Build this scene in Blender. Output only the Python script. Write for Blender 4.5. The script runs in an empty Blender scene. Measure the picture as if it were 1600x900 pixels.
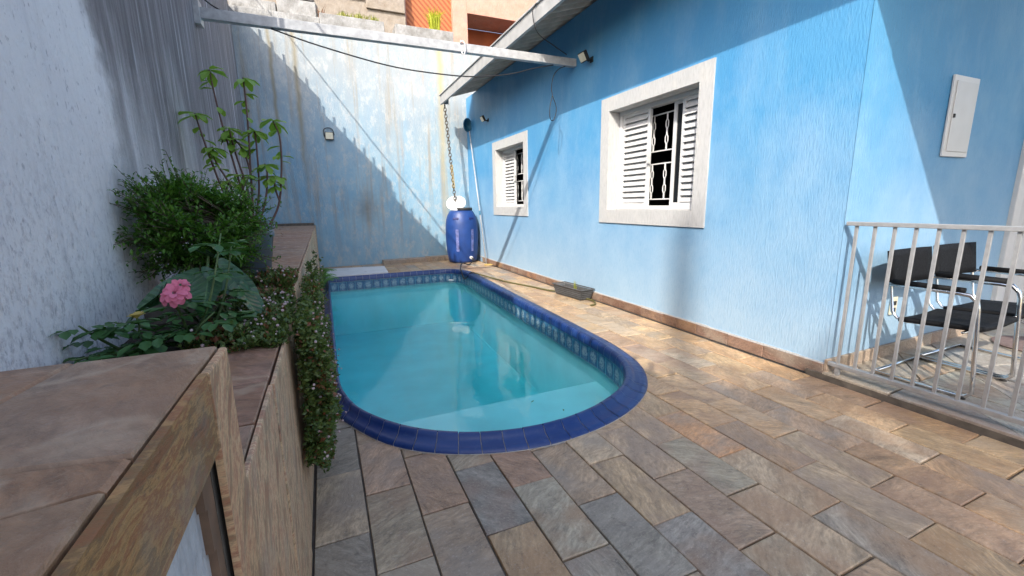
import bpy, bmesh, math, random
from mathutils import Matrix, Vector, noise as mnoise
random.seed(7)
S = bpy.context.scene
C = S.collection
# ------------------------------------------------------------------ camera
cd = bpy.data.cameras.new('camera'); cam = bpy.data.objects.new('camera', cd); C.objects.link(cam)
cd.sensor_width = 36; cd.sensor_fit = 'HORIZONTAL'; cd.lens = 14.955; cd.clip_start = 0.02; cd.clip_end = 500
Rm = Matrix(((0.91554474, 0.09268673, -0.39139111), (-0.40189372, 0.17185354, -0.89941526), (-0.01610191, 0.98075253, 0.19458982)))
cam.matrix_world = Matrix.Translation((0, 0, 1.2)) @ Rm.to_4x4()
S.camera = cam
# ------------------------------------------------------------------ sky, sun, exposure
SUNV = Vector((-0.87, -0.96, 1.0)).normalized()
w = bpy.data.worlds.new('World'); S.world = w; w.use_nodes = True
wn = w.node_tree
sky = wn.nodes.new('ShaderNodeTexSky'); sky.sky_type = 'NISHITA'; sky.sun_disc = False
sky.sun_elevation = math.asin(SUNV.z); sky.sun_rotation = math.atan2(SUNV.x, SUNV.y)
sky.air_density = 1.0; sky.dust_density = 3.0; sky.ozone_density = 1.0
wn.links.new(sky.outputs[0], wn.nodes['Background'].inputs[0]); wn.nodes['Background'].inputs[1].default_value = 0.15
sl = bpy.data.lights.new('sun', 'SUN'); sl.energy = 2.15; sl.angle = math.radians(0.53); sl.color = (1.0, 0.95, 0.87)
so = bpy.data.objects.new('sun', sl); C.objects.link(so)
so.rotation_euler = SUNV.to_track_quat('Z', 'Y').to_euler(); so.location = (-6, -8, 12)
S.view_settings.view_transform = 'Standard'; S.view_settings.look = 'None'
S.view_settings.exposure = 1.6; S.view_settings.gamma = 1.0; S.view_settings.use_curve_mapping = False

S.render.engine = 'CYCLES'; S.cycles.max_bounces = 7; S.cycles.diffuse_bounces = 4; S.cycles.glossy_bounces = 3; S.cycles.transparent_max_bounces = 10; S.cycles.caustics_reflective = False; S.cycles.caustics_refractive = False
# ------------------------------------------------------------------ materials
class NT:
    def __init__(s, name):
        s.m = bpy.data.materials.new(name); s.m.use_nodes = True; s.t = s.m.node_tree
        s.b = s.t.nodes['Principled BSDF']; s.out = s.t.nodes['Material Output']
    def n(s, typ, **kw):
        nd = s.t.nodes.new('ShaderNode' + typ)
        for k, v in kw.items():
            if k.startswith('i_'):
                s.set(nd.inputs[int(k[2:])], v)
            else: setattr(nd, k, v)
        return nd
    def set(s, sock, v):
        if isinstance(v, bpy.types.NodeSocket): s.t.links.new(v, sock)
        elif isinstance(v, bpy.types.Node): s.t.links.new(v.outputs[0], sock)
        else: sock.default_value = v
    def coord(s): return s.n('TexCoord').outputs['Object']
    def mul(s, v, sc): return s.n('VectorMath', operation='MULTIPLY', i_0=v, i_1=sc).outputs[0]
    def addv(s, a, b): return s.n('VectorMath', operation='ADD', i_0=a, i_1=b).outputs[0]
    def noise(s, v, sc, det=4, rough=.55, dist=0):
        nd = s.n('TexNoise'); s.set(nd.inputs['Vector'], v); nd.inputs['Scale'].default_value = sc
        nd.inputs['Detail'].default_value = det; nd.inputs['Roughness'].default_value = rough; nd.inputs['Distortion'].default_value = dist
        return nd.outputs[0]
    def ramp(s, f, stops):
        nd = s.n('ValToRGB'); s.set(nd.inputs[0], f); e = nd.color_ramp.elements
        while len(e) < len(stops): e.new(0.5)
        for el, (p, c) in zip(e, stops):
            el.position = p; el.color = (c, c, c, 1) if isinstance(c, (int, float)) else (*c, 1)
        return nd.outputs[0]
    def math(s, op, a, b=0.0, clamp=False): return s.n('Math', operation=op, use_clamp=clamp, i_0=a, i_1=b).outputs[0]
    def mix(s, f, a, b, bt='MIX'):
        nd = s.n('MixRGB', blend_type=bt); s.set(nd.inputs[0], f)
        for i, c in ((1, a), (2, b)): s.set(nd.inputs[i], (*c, 1) if isinstance(c, tuple) else c)
        return nd.outputs[0]
    def bump(s, h, st, dist=.01, prev=None):
        nd = s.n('Bump'); nd.inputs['Strength'].default_value = st; nd.inputs['Distance'].default_value = dist; s.set(nd.inputs['Height'], h)
        if prev: s.set(nd.inputs['Normal'], prev)
        return nd.outputs[0]
    def fin(s, col=None, rough=None, normal=None, metal=None, spec=None):
        for k, v in (('Base Color', col), ('Roughness', rough), ('Normal', normal), ('Metallic', metal), ('Specular IOR Level', spec)):
            if v is not None: s.set(s.b.inputs[k], (*v, 1) if isinstance(v, tuple) else v)
        return s.m

def plain(name, col, rough=.5, metal=0, var=.12, sc=14, bumpst=.05, spec=.5):
    t = NT(name); c = t.coord(); nz = t.noise(c, sc, 5)
    colr = t.mix(1.0, t.ramp(nz, [(.3, 1 - var), (.7, 1 + var * .6)]), col, 'MULTIPLY')
    t.fin(colr, t.ramp(t.noise(c, sc * 2, 4), [(.3, max(0, rough - .08)), (.7, min(1, rough + .08))]), t.bump(t.noise(c, sc * 8, 3), bumpst, .004), metal, spec)
    return t.m

def stone_mat(name='quartzite_stone', rust=False):
    t = NT(name); oi = t.n('ObjectInfo'); rnd = oi.outputs['Random']
    c = t.addv(t.coord(), t.n('CombineXYZ', i_0=t.math('MULTIPLY', rnd, 37.0), i_1=t.math('MULTIPLY', rnd, 91.0), i_2=t.math('MULTIPLY', rnd, 13.0)).outputs[0])
    vr = t.n('VectorRotate', rotation_type='Z_AXIS'); t.set(vr.inputs['Vector'], c)
    t.set(vr.inputs['Angle'], t.math('MULTIPLY', t.math('SUBTRACT', t.math('FRACT', t.math('MULTIPLY', rnd, 7.31)), .5), 2.6))
    r = vr.outputs[0]
    warp = t.addv(r, t.mul(t.n('TexNoise', i_0=r, i_2=5.0).outputs[1], (.10, .10, .05)))
    st = t.noise(t.mul(warp, (4.0, 14, 4)), 1.0, 9, .7)
    st2 = t.noise(t.mul(warp, (26, 75, 30)), 1.0, 6, .7)
    big = t.noise(r, 5.0, 3, .5)
    col = t.mix(1.0, oi.outputs['Color'], t.ramp(st, [(.28, .55), (.5, 1.0), (.72, 1.42)]), 'MULTIPLY')
    col = t.mix(1.0, col, t.ramp(st2, [(.3, .62), (.7, 1.32)]), 'MULTIPLY')
    tint = t.ramp(t.math('FRACT', t.math('MULTIPLY', rnd, 3.77)), [(0, (.36, .21, .10)), (.45, (.26, .165, .115)), (.7, (.25, .22, .185)), (1, (.40, .32, .23))])
    if rust: tint = t.ramp(t.noise(r, 3.0, 4), [(.3, (.20, .10, .055)), (.5, (.34, .17, .08)), (.7, (.24, .15, .11))])
    col = t.mix(t.ramp(big, [(.42, 0.0), (.62, .62)]), col, tint)
    fl = t.noise(c, 120, 6, .75)
    col = t.mix(t.ramp(fl, [(.55, 0.0), (.68, .6)]), col, (.40, .27, .18) if rust else (.50, .44, .37))
    if rust:
        vn = t.math('ABSOLUTE', t.math('SUBTRACT', t.noise(c, 3.2, 3, .5, 1.2), .5))
        col = t.mix(t.ramp(vn, [(.0, .55), (.035, 0.0)]), col, (.46, .33, .22))
    dk = t.noise(c, 24, 8, .78)
    col = t.mix(t.ramp(dk, [(.55, 0.0), (.70, .6)]), col, (.085, .065, .05))
    b = t.bump(st2, .5, .005, t.bump(st, .5, .009)); b = t.bump(t.noise(c, 160, 4), .25, .002, b)
    t.fin(col, t.ramp(t.noise(c, 30, 5), [(.3, .33), (.7, .58)]), b, 0, .5)
    return t.m

def clad_mat(name='banded_cladding_stone', ang=-1.25):
    t = NT(name); oi = t.n('ObjectInfo'); rnd = oi.outputs['Random']
    c = t.addv(t.coord(), t.n('CombineXYZ', i_0=t.math('MULTIPLY', rnd, 37.0), i_1=t.math('MULTIPLY', rnd, 91.0), i_2=0.0).outputs[0])
    vr = t.n('VectorRotate', rotation_type='Z_AXIS'); t.set(vr.inputs['Vector'], c)
    t.set(vr.inputs['Angle'], t.math('ADD', t.math('MULTIPLY', rnd, .25), ang))
    r = vr.outputs[0]
    warp = t.addv(r, t.mul(t.n('TexNoise', i_0=r, i_2=4.0).outputs[1], (.11, .11, .05)))
    st = t.noise(t.mul(warp, (8.0, 27, 3)), 1.0, 10, .72)
    st2 = t.noise(t.mul(warp, (8, 110, 20)), 1.0, 4, .6)
    col = t.ramp(st, [(.30, (.055, .04, .03)), (.40, (.19, .115, .08)), (.46, (.15, .125, .09)), (.51, (.30, .25, .18)), (.56, (.19, .11, .08)), (.62, (.31, .27, .20)), (.72, (.14, .10, .075))])
    col = t.mix(1.0, col, oi.outputs['Color'], 'MULTIPLY'); col = t.mix(1.0, col, (2.35, 2.0, 1.72), 'MULTIPLY'); col = t.mix(t.ramp(t.noise(c, 90, 6, .75), [(.52, 0.0), (.7, .5)]), col, (.10, .08, .06))
    col = t.mix(t.ramp(t.noise(c, 9, 4), [(.5, 0.0), (.7, .4)]), col, (.26, .25, .21))
    b = t.bump(st2, .3, .004, t.bump(st, .6, .008))
    t.fin(col, .62, b)
    return t.m

def house_paint():
    t = NT('blue_textured_paint'); c = t.coord()
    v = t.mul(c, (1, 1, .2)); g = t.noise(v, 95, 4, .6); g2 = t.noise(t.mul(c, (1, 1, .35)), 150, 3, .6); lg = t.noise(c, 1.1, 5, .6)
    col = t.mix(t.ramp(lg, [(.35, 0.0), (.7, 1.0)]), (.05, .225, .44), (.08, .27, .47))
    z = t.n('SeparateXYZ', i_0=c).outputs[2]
    dust_sun = t.math('MULTIPLY', t.ramp(t.math('ADD', t.math('MULTIPLY', z, .38), t.math('MULTIPLY', t.noise(c, 2.3, 6, .65), .5)), [(.30, 1.0), (1.12, 0.0)]), .78)  # ground dust, plus sunlit paleness painted low against the deep blue eave shade
    col = t.mix(dust_sun, col, (.37, .48, .57))
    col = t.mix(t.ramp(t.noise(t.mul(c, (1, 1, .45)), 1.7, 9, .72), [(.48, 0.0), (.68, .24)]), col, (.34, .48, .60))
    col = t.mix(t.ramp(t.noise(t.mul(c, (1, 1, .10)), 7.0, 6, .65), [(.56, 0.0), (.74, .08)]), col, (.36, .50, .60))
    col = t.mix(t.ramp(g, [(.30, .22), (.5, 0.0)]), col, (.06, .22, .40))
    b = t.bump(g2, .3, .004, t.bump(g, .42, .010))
    t.fin(col, .5, b, 0, .35); return t.m

def back_wall_mat():
    t = NT('weathered_pale_blue_render'); c = t.coord()
    z = t.n('SeparateXYZ', i_0=c).outputs[2]; x = t.n('SeparateXYZ', i_0=c).outputs[0]
    g = t.noise(t.mul(c, (1, 1, .25)), 60, 4, .6)
    streak = t.noise(t.mul(c, (1, 1, .07)), 3.2, 6, .62)
    str2 = t.noise(t.mul(c, (1, 1, .05)), 9, 5, .6)
    blot = t.noise(c, 1.6, 7, .68)
    col = t.mix(t.ramp(blot, [(.35, 0.0), (.65, 1.0)]), (.19, .34, .46), (.27, .40, .48))
    up = t.ramp(t.math('ADD', t.math('MULTIPLY', z, .2), t.math('MULTIPLY', streak, .55)), [(.62, 0.0), (1.05, .75)])
    col = t.mix(up, col, (.31, .31, .30))
    col = t.mix(t.ramp(t.noise(t.mul(c, (1, 1, .5)), 2.3, 8, .75), [(.52, 0.0), (.68, .55)]), col, (.42, .43, .43))
    col = t.mix(t.ramp(t.noise(t.mul(c, (1, 1, .55)), 7.0, 9, .78), [(.50, 0.0), (.60, .5)]), col, (.46, .46, .44))
    col = t.mix(t.ramp(t.noise(t.mul(c, (1, 1, .4)), 14.0, 8, .75), [(.56, 0.0), (.68, .4)]), col, (.16, .27, .36))
    col = t.mix(t.math('MULTIPLY', t.ramp(str2, [(.52, 0.0), (.72, 1.0)]), t.ramp(z, [(.1, .1), (1.0, .62)])), col, (.28, .23, .16))
    rust = t.math('MULTIPLY', t.ramp(t.noise(t.mul(c, (1, 1, .22)), 2.6, 6, .7), [(.58, 0.0), (.72, .55)]), t.ramp(t.math('MULTIPLY', x, .34), [(.45, 0.0), (.75, 1.0)]))
    col = t.mix(rust, col, (.44, .27, .16))
    # long drip stains
    for xs, wd, zt in ((-0.21, .07, 4.6), (2.5, .10, 3.3), (-.6, .05, 4.6)):
        wob = t.math('ADD', t.math('SUBTRACT', x, xs), t.math('MULTIPLY', t.math('SUBTRACT', t.noise(t.mul(c, (0, 0, 1)), 1.6, 3), .5), .16))
        d = t.math('DIVIDE', t.math('ABSOLUTE', wob), wd)
        f = t.math('MULTIPLY', t.math('SUBTRACT', 1.0, d, True), t.ramp(t.math('ADD', t.math('MULTIPLY', z, .2), t.math('MULTIPLY', t.noise(c, 6, 5), .3)), [(.25, .1), (.75, .95)]))
        col = t.mix(t.math('MULTIPLY', f, .85), col, (.25, .21, .13) if xs < 2 else (.40, .33, .17))
    mould = t.n('TexGradient'); # dark mould patch
    dv = t.n('VectorMath', operation='DISTANCE', i_0=t.mul(c, (1, 0, .75)), i_1=(.84, 0, .86)).outputs['Value']
    col = t.mix(t.math('MULTIPLY', t.ramp(t.math('ADD', dv, t.math('MULTIPLY', t.noise(c, 7, 6, .7), .3)), [(.15, 1.0), (.45, 0.0)]), .55), col, (.14, .14, .13))
    b = t.bump(t.noise(c, 130, 3), .2, .004, t.bump(g, .7, .012))
    t.fin(col, .8, b, 0, .25); return t.m

def left_wall_mat():
    t = NT('grimy_whitewashed_render'); c = t.coord(); sp = t.n('SeparateXYZ', i_0=c); y, z = sp.outputs[1], sp.outputs[2]
    g = t.noise(t.mul(c, (1, 1, .45)), 40, 5, .65); ch = t.noise(t.mul(c, (1, 1, .6)), 46, 8, .8)
    streak = t.noise(t.mul(c, (1, 1, .06)), 6.5, 7, .6); st2 = t.noise(t.mul(c, (1, 1, .05)), 20, 5, .62)
    wave = t.math('MULTIPLY', t.math('SUBTRACT', t.noise(t.mul(c, (0, .4, 1)), 2.2, 3), .5), .5)
    base = t.mix(t.ramp(t.noise(c, 2.2, 5), [(.3, 0.0), (.7, 1.0)]), (.80, .79, .81), (.90, .89, .88))
    # old bay: grime from y > 3.3
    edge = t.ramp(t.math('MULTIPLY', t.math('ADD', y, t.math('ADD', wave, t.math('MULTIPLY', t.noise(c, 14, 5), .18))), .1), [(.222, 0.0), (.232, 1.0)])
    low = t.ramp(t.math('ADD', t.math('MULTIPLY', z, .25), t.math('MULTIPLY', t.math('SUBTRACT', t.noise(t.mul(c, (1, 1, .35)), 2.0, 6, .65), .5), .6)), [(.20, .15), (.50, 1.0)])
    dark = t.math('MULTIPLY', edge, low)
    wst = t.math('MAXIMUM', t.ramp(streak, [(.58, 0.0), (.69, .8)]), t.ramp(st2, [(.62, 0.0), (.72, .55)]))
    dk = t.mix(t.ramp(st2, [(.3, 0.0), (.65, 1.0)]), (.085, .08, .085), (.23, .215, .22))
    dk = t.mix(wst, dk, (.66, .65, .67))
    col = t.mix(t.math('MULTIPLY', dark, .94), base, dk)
    # thin grey runs on the newer bay, flaking paint low down
    col = t.mix(t.ramp(st2, [(.54, 0.0), (.74, .22)]), col, (.33, .32, .36))
    fl = t.math('MULTIPLY', t.ramp(ch, [(.50, 0.0), (.60, .55)]), t.ramp(t.math('ADD', t.math('MULTIPLY', z, .3), t.math('MULTIPLY', t.noise(c, 3, 4), .25)), [(.36, 1.0), (.58, .0)]))
    col = t.mix(fl, col, (.23, .21, .24))
    pits = t.ramp(t.noise(t.mul(c, (1, 1, .55)), 55, 3, .6), [(.30, .45), (.38, 0.0)])
    col = t.mix(pits, col, (.22, .21, .25))
    b = t.bump(ch, .6, .012, t.bump(g, .9, .015))
    t.fin(col, .85, b, 0, .2); return t.m

def plaster_mat(name='grey_white_plaster', a=(.55, .56, .60), bcol=(.72, .72, .75)):
    t = NT(name); c = t.coord()
    col = t.mix(t.ramp(t.noise(c, 5, 6, .7), [(.35, 0.0), (.65, 1.0)]), a, bcol)
    col = t.mix(t.ramp(t.noise(c, 9, 7, .75), [(.55, 0.0), (.7, .7)]), col, (.25, .23, .22))
    t.fin(col, .85, t.bump(t.noise(t.mul(c, (1, 1, .4)), 45, 5), .8, .012), 0, .2); return t.m

def white_trim():
    t = NT('white_textured_trim'); c = t.coord(); g = t.noise(t.mul(c, (1, 1, .2)), 70, 4, .6)
    col = t.mix(t.ramp(g, [(.3, .5), (.55, 0.0)]), (.44, .44, .435), (.30, .30, .295))
    col = t.mix(t.ramp(t.noise(c, 4, 6), [(.55, 0.0), (.75, .3)]), col, (.62, .58, .5))
    t.fin(col, .6, t.bump(g, .6, .008), 0, .3); return t.m

def coping_mat():
    t = NT('cobalt_glazed_coping'); c = t.coord(); oi = t.n('ObjectInfo')
    col = t.mix(oi.outputs['Random'], (.007, .028, .125), (.012, .040, .16))
    col = t.mix(t.ramp(t.noise(c, 22, 6, .7), [(.55, 0.0), (.8, .35)]), col, (.12, .16, .26))
    t.fin(col, t.ramp(t.noise(c, 30, 4), [(.3, .28), (.7, .48)]), t.bump(t.noise(c, 60, 3), .06, .003), 0, .5); return t.m

def band_mat():
    t = NT('patterned_waterline_tile'); tc = t.n('TexCoord'); uv = tc.outputs['UV']; c = tc.outputs['Object']; oi = t.n('ObjectInfo')
    col = t.mix(t.ramp(t.noise(c, 30, 4), [(.3, 0.0), (.7, 1.0)]), (.02, .075, .17), (.05, .16, .28))
    wv = t.addv(uv, t.mul(t.n('TexNoise', i_0=c, i_2=26.0).outputs[1], (.26, .30, 0)))
    d = t.n('VectorMath', operation='DISTANCE', i_0=t.mul(wv, (1, 1, 0)), i_1=(.63, .63, 0)).outputs['Value']
    m1 = t.math('MULTIPLY', t.ramp(d, [(.20, 1.0), (.40, 0.0)]), t.ramp(t.noise(t.mul(c, (1, 1, 1)), 60, 3), [(.36, 0.0), (.5, 1.0)]))
    v = t.n('SeparateXYZ', i_0=uv).outputs[1]
    ln = t.math('MAXIMUM', t.ramp(v, [(.0, 1.0), (.07, 0.0)]), t.ramp(v, [(.9, 0.0), (.94, 1.0)]))
    col = t.mix(t.math('MULTIPLY', m1, .75), col, (.30, .40, .44)); col = t.mix(t.math('MULTIPLY', ln, .5), col, (.45, .5, .5))
    t.fin(col, .25); return t.m

def water_mat():
    t = NT('clear_pool_water'); t.t.nodes.remove(t.b); c = t.coord()
    h = t.noise(c, 2.6, 3, .5); nm = t.bump(h, .06, .05, t.bump(t.noise(c, 16, 3), .04, .02))
    fr = t.n('Fresnel', i_0=1.38); t.set(fr.inputs['Normal'], nm)
    gz = t.n('SeparateXYZ', i_0=t.n('NewGeometry').outputs['True Normal']).outputs[2]
    f = t.math('MULTIPLY', fr.outputs[0], t.math('GREATER_THAN', gz, .5))
    gl = t.n('BsdfGlossy'); gl.inputs['Roughness'].default_value = 0.0; t.set(gl.inputs['Normal'], nm)
    tr = t.n('BsdfTransparent'); mx = t.n('MixShader'); t.set(mx.inputs[0], f); t.set(mx.inputs[1], tr.outputs[0]); t.set(mx.inputs[2], gl.outputs[0])
    t.t.links.new(mx.outputs[0], t.out.inputs['Surface'])
    va = t.n('VolumeAbsorption'); va.inputs['Color'].default_value = (.15, .84, .88, 1); va.inputs['Density'].default_value = .75
    t.t.links.new(va.outputs[0], t.out.inputs['Volume']); return t.m

def leaf_mat(name, a, b, trans=.3, rough=.4, tint=(1.3, 1.5, .6)):
    t = NT(name); g = t.n('NewGeometry'); c = t.coord()
    f = t.math('ADD', t.math('MULTIPLY', g.outputs['Random Per Island'], .7), t.math('MULTIPLY', t.noise(c, 9, 3), .3))
    col = t.mix(f, a, b); t.fin(col, rough, None, 0, .4)
    tl = t.n('BsdfTranslucent'); t.set(tl.inputs[0], t.mix(1.0, col, tint, 'MULTIPLY'))
    mx = t.n('MixShader', i_0=trans); t.set(mx.inputs[1], t.b.outputs[0]); t.set(mx.inputs[2], tl.outputs[0])
    t.t.links.new(mx.outputs[0], t.out.inputs['Surface']); return t.m

def ear_mat():
    t = NT('veined_elephant_ear_leaf'); c = t.coord(); sp = t.n('SeparateXYZ', i_0=c); x = sp.outputs[0]; y = t.math('ABSOLUTE', sp.outputs[1])
    fr = t.math('ABSOLUTE', t.math('SUBTRACT', t.math('FRACT', t.math('MULTIPLY', t.math('SUBTRACT', x, t.math('MULTIPLY', y, .75)), 17.0)), .5))
    v = t.math('MAXIMUM', t.ramp(y, [(.002, 1.0), (.006, 0.0)]), t.math('MULTIPLY', t.ramp(fr, [(.0, 1.0), (.07, 0.0)]), .6))
    base = t.mix(t.ramp(t.noise(c, 12, 5), [(.3, 0.0), (.7, 1.0)]), (.012, .050, .022), (.035, .10, .034))
    col = t.mix(v, base, (.09, .19, .07)); t.fin(col, .38, t.bump(t.math('SUBTRACT', 1.0, fr), .5, .01), 0, .5); return t.m

def brick_orange():
    t = NT('orange_glazed_tile_wall'); c = t.coord(); w_ = t.n('TexWave', wave_type='BANDS', bands_direction='DIAGONAL'); t.set(w_.inputs[0], c)
    w_.inputs['Scale'].default_value = 5.0; w_.inputs['Distortion'].default_value = .4
    col = t.mix(t.ramp(w_.outputs[1], [(.3, 0.0), (.6, 1.0)]), (.27, .07, .022), (.42, .135, .045))
    t.fin(col, .6, t.bump(w_.outputs[1], .5, .02)); return t.m

RUST = stone_mat('rust_brown_stone', True)
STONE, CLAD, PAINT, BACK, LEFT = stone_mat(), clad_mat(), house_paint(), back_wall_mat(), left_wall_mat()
PLASTER, TRIM, COPING, BAND, WATER = plaster_mat('grey_white_plaster', (.34, .34, .35), (.62, .62, .63)), white_trim(), coping_mat(), band_mat(), water_mat()
CLADH = clad_mat('banded_edge_stone', -.2)
MORTAR = plain('dark_mortar', (.12, .10, .08), .9, var=.4, sc=20, bumpst=.4)
GROUT = plain('pale_grout', (.42, .40, .38), .85, var=.25, sc=25)
LINER = plain('aqua_pool_liner', (.24, .68, .71), .6, var=.10, sc=3, bumpst=.02)
WHITE = plain('white_enamel', (.56, .56, .555), .38, var=.06, sc=9)
WHITED = plain('off_white_enamel', (.52, .52, .515), .4, var=.08, sc=9)
STEEL = plain('painted_grey_steel', (.36, .365, .37), .4, var=.25, sc=18)
RAILM = plain('grey_silver_rail', (.38, .385, .39), .4, .4, var=.15, sc=30)
CHROME = plain('chrome_tube', (.72, .71, .70), .12, 1, var=.08, sc=20, bumpst=0)
LEATHER = plain('black_leather', (.006, .006, .007), .72, var=.3, sc=30, bumpst=.25, spec=.18)
RUBBER = plain('black_rubber', (.015, .015, .015), .6)
DRUM = plain('blue_polyethylene', (.009, .042, .185), .48, var=.2, sc=7, bumpst=.08)
ZINC = plain('galvanised_grey', (.40, .40, .39), .5, .25, var=.2, sc=8)
FIBRE = plain('fibre_cement_sheet', (.50, .46, .41), .85, var=.3, sc=5, bumpst=.3)
DARKROOM = plain('dark_room', (.02, .019, .018), .9)
GLASSD = plain('dark_window_glass', (.01, .011, .012), .05, bumpst=0)
GREYP = plain('grey_plastic', (.075, .077, .08), .5, var=.25, sc=12)
POTM = plain('blue_grey_plastic_pot', (.10, .125, .155), .45, var=.2, sc=10)
MARBLE = plain('white_marble', (.66, .66, .67), .35, var=.14, sc=5)
HOSEG = plain('olive_hose', (.10, .09, .03), .45)
WIREM = plain('black_cable', (.012, .012, .013), .5)
CHAINM = plain('rusty_chain', (.10, .075, .05), .6, .4, var=.5, sc=6)
YROPE = plain('ochre_cord', (.50, .36, .12), .8)
TEAL = plain('teal_net_plastic', (.02, .13, .22), .6)
CREAM = plain('cream_plastic', (.62, .57, .42), .4)
ORANGEW = brick_orange()
PINK = plaster_mat('pink_render', (.46, .24, .18), (.52, .30, .235))
ORPL = plain('terracotta_render', (.33, .085, .03), .8, var=.2, sc=4)
OLDW = plaster_mat('old_grey_brown_render', (.23, .19, .15), (.32, .28, .235))
CONC = plaster_mat('lichen_concrete', (.17, .165, .155), (.34, .34, .335))
SOIL = plain('dark_soil', (.05, .035, .025), .95, var=.5, sc=30, bumpst=.8)
EARTH = plain('ground_earth', (.16, .13, .10), .95, var=.3, sc=3)
STEMR = plain('red_brown_stem', (.11, .055, .045), .6)
BARK = plain('thin_bark', (.10, .075, .05), .8)
STEMG = plain('green_stem', (.08, .13, .04), .6)
L_BUSH = leaf_mat('bush_leaf', (.022, .075, .012), (.13, .27, .04))
L_ROSE = leaf_mat('rose_leaf', (.026, .078, .024), (.075, .18, .05), .2)
L_EAR = ear_mat()
L_TALL = leaf_mat('pale_green_leaf', (.11, .24, .035), (.30, .44, .09), .35)
L_COVER = leaf_mat('groundcover_leaf', (.030, .070, .018), (.13, .17, .04), .2)
L_RED = leaf_mat('reddish_groundcover_leaf', (.14, .045, .02), (.22, .09, .04), .2)
L_GRASS = leaf_mat('roof_grass', (.16, .20, .04), (.38, .36, .08), .3)
L_YEL = leaf_mat('yellow_green_spike', (.30, .34, .03), (.55, .55, .08), .3)
L_FERN = leaf_mat('bright_fern', (.06, .18, .02), (.16, .34, .04), .3)
PETAL = leaf_mat('pink_petal', (.58, .07, .16), (.84, .30, .40), .2, .7, (1, 1, 1))
GLOBE = leaf_mat('pale_pink_globe', (.40, .26, .27), (.62, .50, .50), .1, .8, (1, 1, 1))
BUDY = leaf_mat('faded_yellow_petal', (.42, .30, .06), (.55, .42, .14), .2, .7)

# ------------------------------------------------------------------ mesh helpers
class MB:
    def __init__(s): s.v = []; s.f = []; s.uv = None
    def add(s, vs, fs):
        o = len(s.v); s.v += [tuple(v) for v in vs]; s.f += [tuple(i + o for i in f) for f in fs]; return s
    def box(s, x0, x1, y0, y1, z0, z1):
        return s.add([(x, y, z) for z in (z0, z1) for y in (y0, y1) for x in (x0, x1)],
                     [(0, 2, 3, 1), (4, 5, 7, 6), (0, 1, 5, 4), (2, 6, 7, 3), (0, 4, 6, 2), (1, 3, 7, 5)])
    def obox(s, mat, sx, sy, sz):
        vs = [mat @ Vector((x * sx / 2, y * sy / 2, z * sz / 2)) for z in (-1, 1) for y in (-1, 1) for x in (-1, 1)]
        return s.add(vs, [(0, 2, 3, 1), (4, 5, 7, 6), (0, 1, 5, 4), (2, 6, 7, 3), (0, 4, 6, 2), (1, 3, 7, 5)])
    def tube(s, pts, r, n=8, cap=True):
        pts = [Vector(p) for p in pts]; rs = r if isinstance(r, (list, tuple)) else [r] * len(pts)
        o = len(s.v); up = None
        for i, p in enumerate(pts):
            d = (pts[min(i + 1, len(pts) - 1)] - pts[max(i - 1, 0)]).normalized()
            if up is None: up = Vector((0, 0, 1)) if abs(d.z) < .9 else Vector((1, 0, 0))
            a = d.cross(up).normalized(); up = a.cross(d).normalized()
            for k in range(n):
                th = 2 * math.pi * k / n; s.v.append(tuple(p + (a * math.cos(th) + up * math.sin(th)) * rs[i]))
        for i in range(len(pts) - 1):
            for k in range(n):
                k2 = (k + 1) % n; s.f.append((o + i * n + k, o + i * n + k2, o + (i + 1) * n + k2, o + (i + 1) * n + k))
        if cap:
            s.f.append(tuple(o + k for k in range(n))); e = o + (len(pts) - 1) * n; s.f.append(tuple(e + k for k in range(n)))
        return s
    def lathe(s, prof, cx, cy, n=32, cap=True):
        o = len(s.v)
        for r, z in prof:
            for k in range(n): th = 2 * math.pi * k / n; s.v.append((cx + r * math.cos(th), cy + r * math.sin(th), z))
        for i in range(len(prof) - 1):
            for k in range(n):
                k2 = (k + 1) % n; s.f.append((o + i * n + k, o + i * n + k2, o + (i + 1) * n + k2, o + (i + 1) * n + k))
        if cap:
            s.f.append(tuple(o + k for k in range(n))); e = o + (len(prof) - 1) * n; s.f.append(tuple(e + k for k in range(n)))
        return s
    def prism(s, poly, z0, z1, ins=0):
        n = len(poly); cx = sum(p[0] for p in poly) / n; cy = sum(p[1] for p in poly) / n
        o = len(s.v)
        rings = [(z0, 0), (z1 - ins, 0), (z1, ins)] if ins else [(z0, 0), (z1, 0)]
        for z, i_ in rings:
            for x, y in poly:
                d = math.hypot(x - cx, y - cy) or 1; k = 1 - i_ * 1.3 / d
                s.v.append((cx + (x - cx) * k, cy + (y - cy) * k, z))
        for r in range(len(rings) - 1):
            for k in range(n):
                k2 = (k + 1) % n; s.f.append((o + r * n + k, o + r * n + k2, o + (r + 1) * n + k2, o + (r + 1) * n + k))
        s.f.append(tuple(o + k for k in reversed(range(n)))); e = o + (len(rings) - 1) * n; s.f.append(tuple(e + k for k in range(n)))
        return s
    def mesh(s, name, mat, smooth=False, recalc=True):
        me = bpy.data.meshes.new(name); me.from_pydata(s.v, [], s.f)
        if recalc:
            bm = bmesh.new(); bm.from_mesh(me); bmesh.ops.recalc_face_normals(bm, faces=bm.faces); bm.to_mesh(me); bm.free()
        me.materials.append(mat)
        if smooth:
            for p in me.polygons: p.use_smooth = True
        return me
    def build(s, name, mat, parent=None, smooth=False, bevel=0, recalc=True):
        return link(name, s.mesh(name, mat, smooth, recalc), parent, bevel)

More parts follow.
